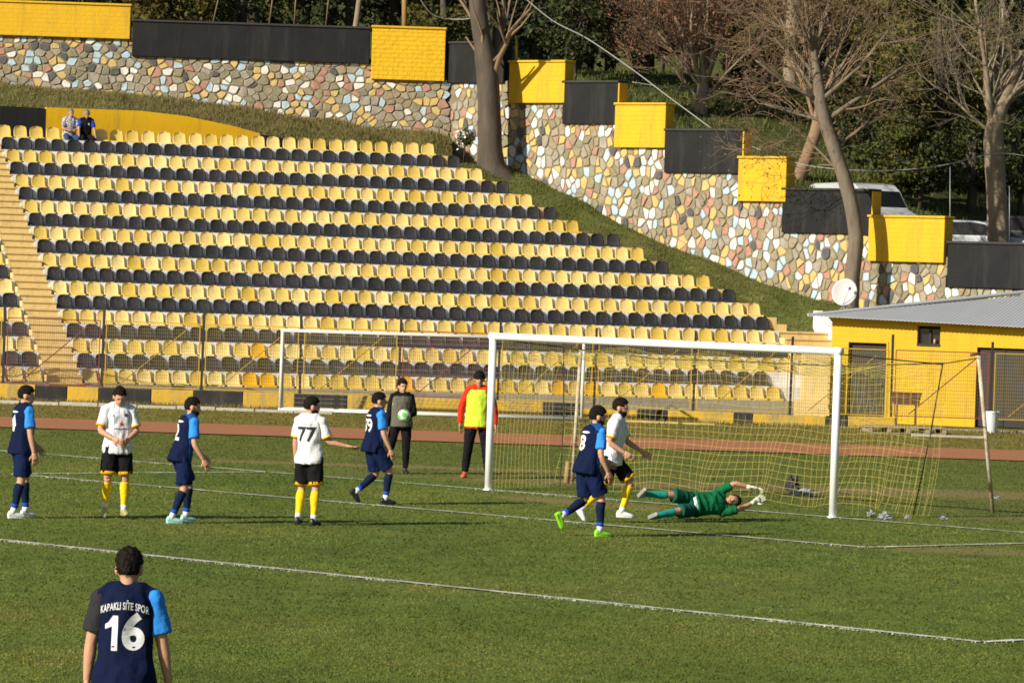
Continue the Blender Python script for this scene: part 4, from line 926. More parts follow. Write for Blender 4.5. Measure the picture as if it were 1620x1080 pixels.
b = MB(); b.box(((1420 - 810) / FOC * FD, -0.10, -0.05), (16.0, 0.10, 0.06)); b.build('footing', BARE, pw)
fence = empty('fence', (0, FD, 0.4), 0, 'wire mesh fence with black posts in front of the stand', 'fence')
POST = mat('post_black', (0.022, 0.020, 0.020), 0.6, 0.5, 6, (0.06, 0.04, 0.03)); FY = mat('frame_yellow', (0.52, 0.32, 0.02), 0.6, 0.6, 5, (0.30, 0.19, 0.03)); FM = mat('frame_maroon', (0.22, 0.055, 0.04), 0.65, 0.5, 5, (0.14, 0.05, 0.04))
WIREY = mat('wire_yellow', (0.30, 0.22, 0.06), 0.6, 0.4, 3.0); WIREM = mat('wire_maroon', (0.22, 0.11, 0.085), 0.6, 0.4, 3.0)
pxs = [-464, -308, -152, 4, 160, 318, 474, 630, 787, 940, 1097, 1250, 1410, 1567, 1724]; panel = 'yyyMyyyMyyyyMy'
PZ = [(at(x, 0, FD).x + 0.033 * 0) for x in pxs]
def fx(px): return (px - 810) / FOC * FD + 0.05
for i, x in enumerate(pxs):
    X = fx(x); b = MB(); lean = random.uniform(-0.012, 0.012); hb = 0.0 if x > 900 else -0.02
    b.box((X - 0.032, -0.032, -0.06 if x < 900 else -0.16), (X + 0.032, 0.032, 2.06 + random.uniform(-0.03, 0.03) - (0.10 if x > 900 else 0))); o = b.build('post', POST, fence); o.rotation_euler = (0, lean, 0)
for i, ty in enumerate(panel):
    X0, X1 = fx(pxs[i]) + 0.07, fx(pxs[i + 1]) - 0.07; zt = 1.70 - (0.08 if pxs[i] > 900 else 0); zb = 0.05 - (0.10 if pxs[i] > 900 else 0); mm = FM if ty == 'M' else FY; r = 0.013
    b = MB()
    b.box((X0, -r, zb), (X0 + 2 * r, r, zt)); b.box((X1 - 2 * r, -r, zb), (X1, r, zt)); b.box((X0, -r, zt), (X1, r, zt + 2 * r)); b.box((X0, -r, zb - 2 * r), (X1, r, zb))
    p = b.build('panel', mm, fence)
    b = MB(); d = Vector((X1 - X0, 0, zt - zb)).normalized(); b.tube([(X0 + 0.4, 0.03, zb + 0.05), (X1 - 0.35, 0.03, zt - 0.15)], 0.015, 5); b.build('brace', mm, p)
    b = MB(); w = 0.0032
    xx = X0 + 0.06
    while xx < X1 - 0.05:
        b.box((xx - w, -0.004, zb), (xx + w, 0.001, zt)); xx += 0.055
    zz = zb + 0.05
    while zz < zt - 0.03:
        b.box((X0 + 0.034, 0.0015, zz - w), (X1 - 0.034, 0.006, zz + w)); zz += 0.09
    b.build('wire_mesh', WIREM if ty == 'M' else WIREY, p)
kerb = empty('kerb', (0, 109.0, 0), 0, 'worn white kerb stones along the verge on the left', 'kerb')
KW2 = mat('kerb_white', (0.46, 0.43, 0.35), 0.9, 0.9, 3.0, (0.34, 0.30, 0.20), 0.5, 14.0)
for i in range(10):
    x0 = -14.2 + i * 0.98; b = MB(); b.box((x0, -0.07, -0.05), (x0 + 0.955, 0.07, 0.085 + random.uniform(-0.015, 0.01))); b.build('kerb_stone', KW2, kerb, bevel=0.012)

# ---------------------------------------------------------------- goals
GW = mat('goal_white', (0.80, 0.80, 0.79), 0.4, 0.25, 3.0, (0.66, 0.65, 0.62), 0, 1, 0.4)
goal = empty('football_goal', gp(3.66, 0), math.atan2(GX.y, GX.x), 'large white football goal with yellow net, keeper diving in it', 'goal')
R_ = 0.06
for s in (-1, 1):
    b = MB(); b.tube([(s * 3.72, 0, -0.05), (s * 3.72, 0, 2.56)], R_, 18); b.tube([(s * 3.72, 0, -0.02), (s * 3.72, 0, 0.02)], 0.085, 14); b.build('post', GW, goal, True)
b = MB(); b.tube([(-3.785, 0, 2.50), (3.785, 0, 2.50)], R_, 18); b.build('crossbar', GW, goal, True)
NETY = mat('net_yellow', (0.50, 0.41, 0.09), 0.85, 0.6, 1.2, (0.30, 0.25, 0.07))
def cords(b, G, r, skip=0.0, rs=random):
    """a knotted net from a grid of points: thin cords along both directions"""
    ni, nj = len(G), len(G[0])
    for i in range(ni): b.tube(G[i], r, 3, cap=False)
    for j in range(nj): b.tube([G[i][j] for i in range(ni)], r, 3, cap=False)
def sag(p, a, f=1.3, ph=0): return a * noise.noise(Vector(p) * f + Vector((ph, 3.1, 7.7)))
b = MB(); cell = 0.125
NB = int(7.6 / cell); DT, DBt = 2.0, 1.75
top, back, sl, sr = [], [], [], []
for i in range(NB + 1):
    x = -3.74 + 7.48 * i / NB; row = []
    for j in range(17):
        t = j / 16; hang = 0.26 * math.sin(math.pi * t) * (0.55 + 0.45 * abs(math.sin(2.2 * x))) + 0.10 * t
        row.append((x + 0.35 * t * (x / 3.74), DT * t + sag((x, t, 0), 0.06), 2.45 - hang - 0.10 * t * math.sin(1.7 * x + 1) ** 2))
    top.append(row)
for i in range(NB + 1):
    x = -3.74 + 7.48 * i / NB; row = []; x2, y2, z2 = top[i][-1]
    for j in range(21):
        t = j / 20; bl = 0.26 * math.sin(math.pi * min(t * 1.05, 1)) * (0.4 + noise.noise((x * 0.8, 0.3, 5)))
        gather = 0.14 * t * t * math.sin(5.2 * x + 2 * noise.noise((x, 1, 1)))
        row.append((x2 * (1 - 0.05 * t) + gather, y2 + (DBt - DT) * t + bl + sag((x, t * 2.4, 1), 0.10), z2 * (1 - t) + 0.03 + 0.05 * (1 + math.sin(3.1 * x)) * t))
    back.append(row)
for s, acc in ((-1, sl), (1, sr)):
    for i in range(17):
        t = i / 16; e = top[0 if s < 0 else -1][i]; row = []
        for j in range(21):
            q = j / 20; ey = e[1] * (1 - q) + (DBt * t) * q
            row.append((e[0] + s * (0.12 * math.sin(math.pi * q) * t) + sag((t * 2, q * 2.4, s), 0.07), ey, e[2] * (1 - q) + 0.02))
        acc.append(row)
for G in (top, back, sl, sr): cords(b, G, 0.0019)
net = b.build('net', NETY, goal)
b = MB(); b.tube([(-4.1, DT, 2.33), (-2, DT + .03, 2.22), (0, DT, 2.24), (2, DT + .03, 2.24), (4.1, DT, 2.36)], 0.012, 5)
for s in (-1, 1): b.tube([(s * 4.09, DT, 2.34), (s * 3.95, DT - 0.08, 1.2), (s * 3.82, DBt, 0.03)], 0.012, 5); b.tube([(s * 3.74, 0, 2.46), (s * 4.09, DT, 2.34)], 0.010, 5)
b.build('net_rope', mat('rope_dark', (0.06, 0.05, 0.025), 0.9, 0.4, 4.0), net)
# leaning poles that hold the net back
POLEW = mat('pole_rusty_white', (0.62, 0.58, 0.48), 0.7, 1.0, 4.5, (0.26, 0.15, 0.07), 0.2, 14)
def npole(base, tip, label, stub=None):
    t = empty('net_pole', base, 0, label, 'pole', 'net poles')
    b = MB(); b.tube([base - Vector((0, 0, 0.1)), tip], 0.032, 10); keep(b.build('shaft', POLEW, None, True), t)
    b = MB(); b.tube([tip + Vector((-0.13, 0, 0.0)), tip + Vector((0.02, 0, 0.03))], 0.022, 8); keep(b.build('hook', mat('rust', (0.14, 0.075, 0.04), 0.9, 0.6, 9.0), None, True), t)
    return t
b0 = gnd(905, 765); npole(b0, at(919, 552, b0.y - 0.5), 'leaning white pole behind the left goalpost, holding the net back')
b1 = gnd(1572, 811); npole(b1, at(1548, 562, b1.y - 0.4), 'rusty leaning white pole right of the goal')
bs = gnd(896, 764); o = MB(); o.tube([bs - Vector((0, 0, 0.05)), at(899, 730, bs.y)], 0.045, 10); tag(o.build('wooden_post', mat('weathered_wood', (0.30, 0.20, 0.09), 0.9, 0.7, 6.0, (0.18, 0.12, 0.06), 0.4, 20, 0.2, (1, 1, 0.2)), None, True), 'short wooden stub post beside the left net pole', 'post')
# net strings from the net's back edge to the poles
M_ = goal.matrix_basis
b = MB(); b.tube([M_ @ Vector((-4.09, DT, 2.34)), at(919, 556, b0.y - 0.5)], 0.008, 4); b.tube([M_ @ Vector((4.09, DT, 2.35)), at(1548, 566, b1.y - 0.4)], 0.008, 4)
keep(b.build('stay_line', MATS['rope_dark']), goal)

# training goal standing at the fence
TGD = 109.9
ax0, ax1 = at(443, 651, TGD), at(920, 664, TGD); ax0.z = ax1.z = 0; td = (ax1 - ax0).normalized(); tl = (ax1 - ax0).length
tg = empty('training_goal', ax0.lerp(ax1, 0.5), math.atan2(td.y, td.x), 'low white training goal standing at the fence behind the big goal', 'goal')
h = tl / 2; r = 0.042; TGW = mat('training_white', (0.62, 0.61, 0.57), 0.5, 0.5, 3.0, (0.48, 0.46, 0.41))
for s in (-1, 1):
    b = MB(); b.tube([(s * h, 0, 0.02), (s * h, 0, 2.05)], r, 12); b.build('post', TGW, tg, True)
    b = MB(); b.tube([(s * h, 0, 2.05), (s * (h + 0.02), 0.7, 1.95), (s * (h + 0.02), 1.15, 0.05)], 0.035, 8); b.tube([(s * h, 0, 0.05), (s * (h + 0.02), 1.15, 0.05)], 0.035, 8); b.build('side_frame', TGW, tg, True)
b = MB(); b.tube([(-h - 0.05, 0, 2.05), (h + 0.05, 0, 2.05)], r, 12); b.build('crossbar', TGW, tg, True)
b = MB(); b.tube([(-h - 0.05, 0, 0.055), (h + 0.05, 0, 0.055)], 0.048, 12); b.tube([(-h, 1.15, 0.05), (h, 1.15, 0.05)], 0.035, 8); b.build('ground_bar', TGW, tg, True)
b = MB(); G = []
for i in range(56):
    x = -h + 2 * h * i / 55; row = []
    for j in range(18):
        t = j / 17; zz = 1.95 * (1 - t) + 0.1; yy = 0.7 + 0.45 * t + 0.12 * math.sin(math.pi * t) * (1 + noise.noise((x, t * 2, 4)))
        row.append((x + 0.05 * noise.noise((x * 2, t * 3, 9)), yy, zz))
    G.append(row)
cords(b, G, 0.0030); b.build('net', mat('net_grey', (0.42, 0.36, 0.24), 0.9, 0.4, 2.0), tg)

# ---------------------------------------------------------------- odds and ends by the hut
WOODP = mat('plank_grey', (0.34, 0.28, 0.20), 0.9, 0.7, 4.0, (0.22, 0.17, 0.11), 0.4, 25.0, 0.2, (0.3, 3, 3))
pc = gnd(1432, 686); pal = empty('pallet', pc + Vector((0, 0.6, 0)), rad(3), 'weathered wooden pallet lying in front of the yellow hut', 'pallet')
for i in range(7): b = MB(); b.box((-1.02, -0.60 + i * 0.178, 0.145), (1.02, -0.60 + i * 0.178 + 0.15, 0.17 + random.uniform(0, 0.006))); b.build('board', WOODP, pal)
for x in (-0.95, -0.48, 0.0, 0.48, 0.9): b = MB(); b.box((x, -0.58, 0.03), (x + 0.10, 0.63, 0.143)); b.build('bearer', WOODP, pal)
for y in (-0.58, 0.0, 0.5): b = MB(); b.box((-1.0, y, 0.004), (1.0, y + 0.12, 0.028)); b.build('runner', WOODP, pal)
RUST = mat('rusty_sheet', (0.20, 0.10, 0.045), 0.85, 0.9, 4.0, (0.11, 0.055, 0.03), 0.3, 15)
rc = at(1434, 665, 114.3); rc.z = 0.0
rb = empty('brazier', rc, 0, 'rusty brown metal box on thin legs in front of the yellow hut', 'brazier')
zt, zb = at(1434, 622, 114.3).z, at(1434, 640, 114.3).z
b = MB(); b.poly([(-0.40, -0.2, zt), (-0.34, -0.2, zb), (0.30, -0.2, zb), (0.36, -0.2, zt)], (0, 0.42, 0)); b.build('box', RUST, rb, fix=True)
b = MB(); b.box((-0.42, -0.225, zt + .002), (0.38, 0.245, zt + 0.025)); b.build('rim', RUST, rb)
for x in (-0.28, 0.22):
    for y in (-0.16, 0.14): b = MB(); b.box((x, y, 0), (x + 0.03, y + 0.03, zb - .002)); b.build('leg', RUST, rb)
bc = at(1567, 680, 111.6); bc.z = 0.0; bk = empty('bucket', bc, 0, 'white plastic bucket standing by the fence near the rusty pole', 'bucket')
BW = mat('bucket_white', (0.66, 0.67, 0.68), 0.45, 0.3, 5.0, (0.5, 0.5, 0.5))
b = MB(); vs, fs = [], []; na = 24
for r, z in ((0.155, 0.0), (0.175, 0.30), (0.19, 0.52), (0.20, 0.52), (0.20, 0.55), (0.185, 0.55), (0.17, 0.30), (0.15, 0.02)):
    for j in range(na): vs.append((r * math.cos(2 * math.pi * j / na), r * math.sin(2 * math.pi * j / na), z + (0.015 * math.sin(5 * 2 * math.pi * j / na) if z > 0.5 else 0)))
for i in range(7):
    for j in range(na): k = (j + 1) % na; fs.append((i * na + j, i * na + k, (i + 1) * na + k, (i + 1) * na + j))
fs += [tuple(range(na - 1, -1, -1)), tuple(7 * na + j for j in range(na))]
b.add(vs, fs); b.build('tub', BW, bk, False, True)
b = MB(); b.tube([(0.2 * math.cos(w), -0.02 - 0.2 * 0.2 * math.sin(w), 0.50 - 0.16 * math.sin(w)) for w in [math.pi * i / 10 for i in range(11)]], 0.006, 5); b.build('handle', MATS['galvanised'], bk, True)
b = MB(); b.box((-0.7, -0.06, 0), (0.7, 0.06, 0.05)); o = b.build('plank', mat('plank_yellow', (0.55, 0.40, 0.14), 0.85, 0.6, 4.0, (0.34, 0.26, 0.11)), None, bevel=0.006); o.location = gnd(1030, 669); o.rotation_euler = (0, 0, rad(-4)); tag(o, 'pale yellow plank lying on the verge behind the white shirted runner', 'plank')
b = MB(); b.box((-0.4, -0.06, 0), (0.4, 0.06, 0.05)); o = b.build('plank', MATS['plank_yellow'], None, bevel=0.006); o.location = gnd(1105, 672); o.rotation_euler = (0, 0, rad(3)); tag(o, 'short pale plank lying on the verge behind the goal net', 'plank')
b = MB(); b.box((-0.9, -0.08, 0), (0.9, 0.08, 0.06)); o = b.build('kerb_fragment', KW2, None, bevel=0.01); o.location = gnd(1500, 692); o.rotation_euler = (0, 0, rad(1)); tag(o, 'broken white kerb piece lying in the grass in front of the hut', 'kerb')
def crumple(name, px, py, s, m, label, cat, seed, flat=0.6):
    b = MB(); b.ell((0, 0, s * flat * 0.55), s, s * 0.7, s * flat, nu=18, nv=12, fn=lambda d: 0.5 + 1.5 * abs(noise.noise(d * 2.6 + Vector((seed, 0, 0)))) + 0.45 * noise.noise(d * 7 + Vector((0, seed, 0))))
    o = b.build(name, m, None, False); o.location = gnd(px, py); return tag(o, label, cat)
LITW = mat('litter_white', (0.36, 0.38, 0.40), 0.6, 0.9, 12.0, (0.15, 0.165, 0.19)); BAGB = mat('bag_dark', (0.045, 0.047, 0.055), 0.7, 0.5, 6.0)
crumple('plastic_bag', 1378, 816, 0.07, LITW, 'small crumpled white plastic scrap right of the goalpost', 'litter', 2.0)
crumple('plastic_bag', 1400, 821, 0.10, LITW, 'larger crumpled white plastic bag right of the goalpost', 'litter', 5.0)
crumple('plastic_bag', 1436, 820, 0.05, LITW, 'tiny white scrap between the crumpled bag and the leaning pole', 'litter', 8.0)
crumple('plastic_bag', 1493, 822, 0.06, LITW, 'small white scrap nearest the rusty leaning pole', 'litter', 9.0)
crumple('plastic_bag', 1578, 789, 0.05, LITW, 'small white scrap at the foot of the rusty leaning pole', 'litter', 12.0)
crumple('towel', 1272, 784, 0.20, LITW, 'crumpled pale towel lying in the goal behind the keeper', 'towel', 4.0, 0.35)
crumple('kit_bag', 1254, 780, 0.13, BAGB, 'small dark bag standing in the goal beside the towel', 'bag', 6.0, 1.25)

# ---------------------------------------------------------------- vehicles behind the wall
CARG = mat('car_glass', (0.010, 0.011, 0.013), 0.25, 0, 1, None, 0, 1, 0.12); TYRE = mat('tyre', (0.02, 0.02, 0.02), 0.9, 0.3, 9); RIM = mat('rim', (0.4, 0.4, 0.42), 0.35, 0, 1, None, 0, 1, 0.5, metal=0.8)
def vehicle(name, label, cat, loc, rz, L, W, prof, glass, paint, wheels, wr=0.33):
    """prof: side outline (x along, z), glass: side-window polygons and the windscreen edge"""
    t = empty(name, loc, rz, label, cat)
    def wy(z, h): return W / 2 * (1 - 0.16 * max(0, (z / h - 0.5)) * 1.6)
    hh = max(z for x, z in prof); n = len(prof); vs = []
    for s in (-1, 1):
        for x, z in prof: vs.append((x, s * wy(z, hh), z))
    fs = [tuple(range(n)), tuple(range(2 * n - 1, n - 1, -1))] + [(i, i + n, (i + 1) % n + n, (i + 1) % n) for i in range(n)]
    b = MB(); b.add(vs, fs); b.build('body', paint, t, False, True, bevel=0.04)
    for g in glass:
        b = MB()
        if len(g) == 2:
            (x0, z0), (x1, z1) = g; nrm = Vector((z1 - z0, 0, -(x1 - x0))).normalized() * 0.008
            if nrm.x < 0 and x0 > 0: nrm = -nrm
            P = [Vector((x0, -wy(z0, hh) * 0.9, z0)), Vector((x0, wy(z0, hh) * 0.9, z0)), Vector((x1, wy(z1, hh) * 0.88, z1)), Vector((x1, -wy(z1, hh) * 0.88, z1))]
            b.poly([p + nrm for p in P], -nrm * 0.9); b.build('windscreen', CARG, t, False, True)
        else:
            for s in (-1, 1):
                b = MB(); b.poly([Vector((x, s * (wy(z, hh) + 0.006), z)) for x, z in g], (0, -s * 0.02, 0)); b.build('side_window', CARG, t, False, True)
    for x in wheels:
        for s in (-1, 1):
            b = MB(); b.tube([(x, s * (W / 2 - 0.2), wr), (x, s * (W / 2 + 0.01), wr)], wr, 20); w = b.build('wheel', TYRE, t)
            b = MB(); b.tube([(x, s * (W / 2 - 0.05), wr), (x, s * (W / 2 + 0.02), wr)], wr * 0.6, 14); b.build('rim', RIM, w)
    for s in (-1, 1): b = MB(); b.ell((L / 2 - 0.06, s * W * 0.36, 0.72), 0.07, 0.15, 0.09, nu=10, nv=6); b.build('headlight', mat('lamp_glass', (0.6, 0.6, 0.6), 0.15), t, True)
    return t
VANW = mat('van_white', (0.45, 0.46, 0.47), 0.3, 0.15, 3.0, (0.7, 0.7, 0.7), 0, 1, 0.5, coat=0.4)
vp = at(1362, 340, 132.0); zr = at(1385, 289, 131.0).z
vehicle('van', 'white van parked behind the black parapet block, roof and windscreen showing', 'van', (vp.x, 132.0, zr - 1.95), rad(-66), 4.3, 1.62,
        [(-2.3, 0.3), (2.2, 0.3), (2.3, 0.6), (2.25, 0.95), (1.55, 1.18), (1.12, 1.72), (0.80, 1.90), (0.2, 1.95), (-1.8, 1.93), (-2.2, 1.85), (-2.3, 1.2)],
        [((1.525, 1.23), (1.15, 1.70)), [(0.1, 1.20), (1.32, 1.20), (0.95, 1.70), (0.15, 1.74)], [(-1.1, 1.2), (0.0, 1.2), (0.05, 1.74), (-1.1, 1.74)]], VANW, (-1.45, 1.45))
def sedan(label, px, py, D, rz, paint):
    p = at(px, py, D)
    vehicle('car', label, 'car', (p.x, D, p.z - 1.42), rz, 4.3, 1.72, [(-2.15, 0.3), (2.1, 0.3), (2.15, 0.62), (1.95, 0.80), (1.0, 0.95), (0.35, 1.36), (0.0, 1.42), (-0.8, 1.42), (-1.2, 1.36), (-1.95, 0.98), (-2.15, 0.85)],
            [((0.955, 0.995), (0.385, 1.355)), [(-1.45, 0.98), (0.88, 0.98), (0.30, 1.32), (-0.05, 1.37), (-0.8, 1.37), (-1.1, 1.32)]], paint, (-1.35, 1.35), 0.31)
sedan('silver car roof showing behind the black parapet left of the pale trunk', 1552, 350, 131.5, rad(-20), mat('car_silver', (0.45, 0.47, 0.50), 0.3, 0, 1, None, 0, 1, 0.5, coat=0.5))
sedan('dark car at the right edge behind the long black parapet', 1640, 343, 132.5, rad(-20), mat('car_dark', (0.02, 0.022, 0.028), 0.3, 0, 1, None, 0, 1, 0.5, coat=0.5))

# ---------------------------------------------------------------- poles and cables
CAB = mat('cable_grey', (0.34, 0.33, 0.31), 0.7, 0.2, 3.0)
def cable(pts, r, label):
    P = [at(x, y, D) for x, y, D in pts]; S = []
    for i in range(len(P) - 1):
        p0, p1, p2, p3 = P[max(i - 1, 0)], P[i], P[i + 1], P[min(i + 2, len(P) - 1)]
        for j in range(8): u = j / 8; S.append(0.5 * ((2 * p1) + (p2 - p0) * u + (2 * p0 - 5 * p1 + 4 * p2 - p3) * u * u + (3 * p1 - p0 - 3 * p2 + p3) * u ** 3))
    S.append(P[-1]); b = MB(); b.tube(S, r, 5); return tag(b.build('cable', CAB, None, True), label, 'cable')
cable([(800, -30, 133.5), (870, 30, 133.4), (930, 62, 133.2), (1000, 110, 132.6), (1060, 155, 132), (1125, 203, 131.2)], 0.018, 'slack pale cable running down from the big tree to the black parapet')
cable([(1190, 232, 130.6), (1260, 258, 129.5), (1330, 268, 128), (1410, 270, 128.2), (1490, 262, 128.8), (1575, 243, 129.4), (1640, 250, 129.6)], 0.014, 'pale cable sagging between the stepped wall and the pale trunk')
cable([(1000, 130, 139.5), (1080, 142, 139.5), (1160, 148, 140), (1230, 168, 140.5), (1320, 190, 141)], 0.013, 'thin cable hanging behind the reddish bare tree')
cable([(655, -20, 135), (672, 10, 135.2), (690, 26, 135.4), (722, 31, 135.5), (760, 28, 133.8)], 0.014, 'looped cable above the rough brick parapet block')
def stick(name, px, y0, y1, D, r, m, label, x2=None):
    b = MB(); b.tube([at(px, y0, D), at(x2 or px, y1, D)], r, 8); return tag(b.build(name, m, None, True), label, 'pole')
stick('pole', 640, 60, -40, 136.4, 0.085, mat('pole_wood', (0.30, 0.20, 0.07), 0.9, 0.5, 3.0), 'tan wooden pole rising behind the rough brick parapet block')
stick('pole', 1503, 400, 264, 124.9, 0.011, MATS['galvanised'], 'thin metal pole beside the lowest yellow parapet block')
stick('pole', 817, 100, 62, 134.4, 0.04, FY, 'short yellow post on top of the uppermost stepped parapet block')
stick('pole', 1597, 390, 294, 127.0, 0.012, MATS['galvanised'], 'thin metal pole right of the pale trunk')
for px, x2, lb in ((335, 352, 'first'), (425, 435, 'second'), (465, 470, 'third'), (515, 523, 'fourth')):
    stick('sapling_pole', px, 45, -30, 137.2, 0.022, TWIG, '%s thin pale stem from the left above the long black parapet' % lb, x2)
# ---------------------------------------------------------------- people
def fuse(b, voxel, smooth=4, wrinkle=0.0, wscale=9.0, seed=0.0, axis=None):
    """melt overlapping shapes into one continuous skin"""
    me = b.mesh('tmp'); o = bpy.data.objects.new('tmp', me); COL.objects.link(o)
    r = o.modifiers.new('r', 'REMESH'); r.mode = 'VOXEL'; r.voxel_size = voxel
    s = o.modifiers.new('s', 'SMOOTH'); s.factor = 0.5; s.iterations = smooth
    dg = bpy.context.evaluated_depsgraph_get(); out = bpy.data.meshes.new_from_object(o.evaluated_get(dg))
    bpy.data.objects.remove(o); bpy.data.meshes.remove(me)
    if wrinkle:
        n = len(out.vertices); co = np.empty(n * 3); no = np.empty(n * 3); out.vertices.foreach_get('co', co); out.vertices.foreach_get('normal', no)
        co = co.reshape(-1, 3); no = no.reshape(-1, 3); d = np.empty(n)
        for i in range(n):
            p = co[i]; a = noise.noise((p[0] * wscale + seed, p[1] * wscale, p[2] * wscale * 0.45)); c = noise.noise((p[0] * wscale * 2.1, p[1] * wscale * 2.1 + seed, p[2] * wscale * 1.3))
            d[i] = wrinkle * ((1 - abs(a) * 2.6) * 0.9 + 0.6 * c)
        co += no * d[:, None]; out.vertices.foreach_set('co', co.ravel())
    out.polygons.foreach_set('use_smooth', [True] * len(out.polygons)); out.update()
    return out
def dirv(f, o, side): f, o = rad(f), rad(o); return Vector((side * math.sin(o), math.sin(f) * math.cos(o), -math.cos(f) * math.cos(o)))
SKIN = mat('skin_light', (0.50, 0.27, 0.17), 0.6, 0.25, 12.0, (0.42, 0.20, 0.12), 0, 1, 0.35); SKIN2 = mat('skin_tan', (0.40, 0.215, 0.135), 0.6, 0.25, 12.0, (0.33, 0.16, 0.10), 0, 1, 0.35)
HAIR = mat('hair_dark', (0.009, 0.007, 0.006), 0.8, 0.8, 22.0, (0.022, 0.017, 0.013), 1.0, 55.0, 0.1); HAIRB = mat('hair_brown', (0.014, 0.009, 0.006), 0.8, 0.5, 30.0, (0.028, 0.019, 0.012), 0.5, 90.0, 0.08); HAIRG = mat('hair_grey', (0.22, 0.20, 0.18), 0.8, 0.4, 30.0)
EYE = mat('eye_dark', (0.06, 0.042, 0.034), 0.3); LIP = mat('lip', (0.30, 0.12, 0.09), 0.6)
def cloth(n, c, var=0.3, c2=None): return mat(n, c, 0.85, var, 5.0, c2 or [x * 0.75 for x in c], 0.6, 16.0, 0.06)
NAVY = cloth('cloth_navy', (0.006, 0.011, 0.040)); BLUE = cloth('cloth_blue', (0.018, 0.125, 0.42)); SKYB = cloth('cloth_bright_blue', (0.035, 0.24, 0.72)); CHAR = cloth('cloth_charcoal', (0.030, 0.028, 0.033))
NSHORT = cloth('cloth_navy_shorts', (0.007, 0.015, 0.058)); WHITE = cloth('cloth_white', (0.70, 0.70, 0.72), 0.15); BLACK = cloth('cloth_black', (0.011, 0.011, 0.012)); YEL = cloth('cloth_yellow', (0.78, 0.56, 0.02)); AMB = cloth('cloth_amber', (0.75, 0.38, 0.005))
NSOCK = cloth('sock_navy', (0.008, 0.016, 0.042)); WSOCK = cloth('sock_white', (0.66, 0.66, 0.68), 0.15); RSOCK = cloth('sock_royal', (0.02, 0.07, 0.42)); TEAL = cloth('sock_teal', (0.02, 0.26, 0.215)); GREEN = cloth('cloth_green', (0.008, 0.125, 0.047)); DGREEN = cloth('cloth_dark_green', (0.008, 0.085, 0.055))
LIME = cloth('bib_lime', (0.55, 0.72, 0.05)); GREYB = cloth('bib_grey', (0.115, 0.11, 0.085)); RED = cloth('cloth_red', (0.62, 0.035, 0.015)); DENIM = cloth('denim', (0.03, 0.06, 0.14)); ROYAL = cloth('cloth_royal', (0.015, 0.05, 0.33))
def shoe_m(n, c): return mat(n, c, 0.45, 0.3, 14.0, [x * 0.6 for x in c], 0, 1, 0.4)
SH_W, SH_K, SH_L, SH_O, SH_A, SH_G, SH_OL = shoe_m('boot_white', (0.66, 0.68, 0.68)), shoe_m('boot_black', (0.018, 0.018, 0.02)), shoe_m('boot_lime', (0.25, 0.62, 0.02)), shoe_m('boot_orange', (0.66, 0.11, 0.04)), shoe_m('boot_aqua', (0.36, 0.66, 0.62)), shoe_m('boot_grey', (0.26, 0.25, 0.27)), shoe_m('boot_olive', (0.35, 0.34, 0.14))
GLOVE = mat('glove_white', (0.70, 0.69, 0.52), 0.7, 0.3, 9.0)
def stripes(name):
    m = cloth(name, (0.70, 0.70, 0.73), 0.12); nt = m.node_tree; b = nt.nodes['Principled BSDF']; src = b.inputs['Base Color'].links[0].from_socket
    tc = nt.nodes.new('ShaderNodeTexCoord'); sp_ = nt.nodes.new('ShaderNodeSeparateXYZ'); nt.links.new(tc.outputs['Object'], sp_.inputs[0])
    a = nt.nodes.new('ShaderNodeMath'); a.operation = 'MULTIPLY'; a.inputs[1].default_value = 15.0; nt.links.new(sp_.outputs[0], a.inputs[0])
    f = nt.nodes.new('ShaderNodeMath'); f.operation = 'FRACT'; nt.links.new(a.outputs[0], f.inputs[0])
    c = nt.nodes.new('ShaderNodeMath'); c.operation = 'LESS_THAN'; c.inputs[1].default_value = 0.11; nt.links.new(f.outputs[0], c.inputs[0])
    y = nt.nodes.new('ShaderNodeMath'); y.operation = 'GREATER_THAN'; y.inputs[1].default_value = 0.02; nt.links.new(sp_.outputs[1], y.inputs[0])
    k = nt.nodes.new('ShaderNodeMath'); k.operation = 'MULTIPLY'; nt.links.new(c.outputs[0], k.inputs[0]); nt.links.new(y.outputs[0], k.inputs[1])
    mx = nt.nodes.new('ShaderNodeMix'); mx.data_type = 'RGBA'; mx.inputs[7].default_value = (0.28, 0.29, 0.36, 1)
    nt.links.new(k.outputs[0], mx.inputs[0]); nt.links.new(src, mx.inputs[6]); nt.links.new(mx.outputs[2], b.inputs['Base Color']); return m
WSTR = stripes('cloth_white_pinstripe')
def checks(name):
    m = cloth(name, (0.55, 0.55, 0.56), 0.1); nt = m.node_tree; b = nt.nodes['Principled BSDF']
    tc = nt.nodes.new('ShaderNodeTexCoord'); ck = nt.nodes.new('ShaderNodeTexChecker'); ck.inputs['Scale'].default_value = 26; ck.inputs[1].default_value = (0.52, 0.52, 0.54, 1); ck.inputs[2].default_value = (0.10, 0.10, 0.12, 1)
    nt.links.new(tc.outputs['Object'], ck.inputs[0]); nt.links.new(ck.outputs[0], b.inputs['Base Color']); return m
CHECK = checks('cloth_checked')
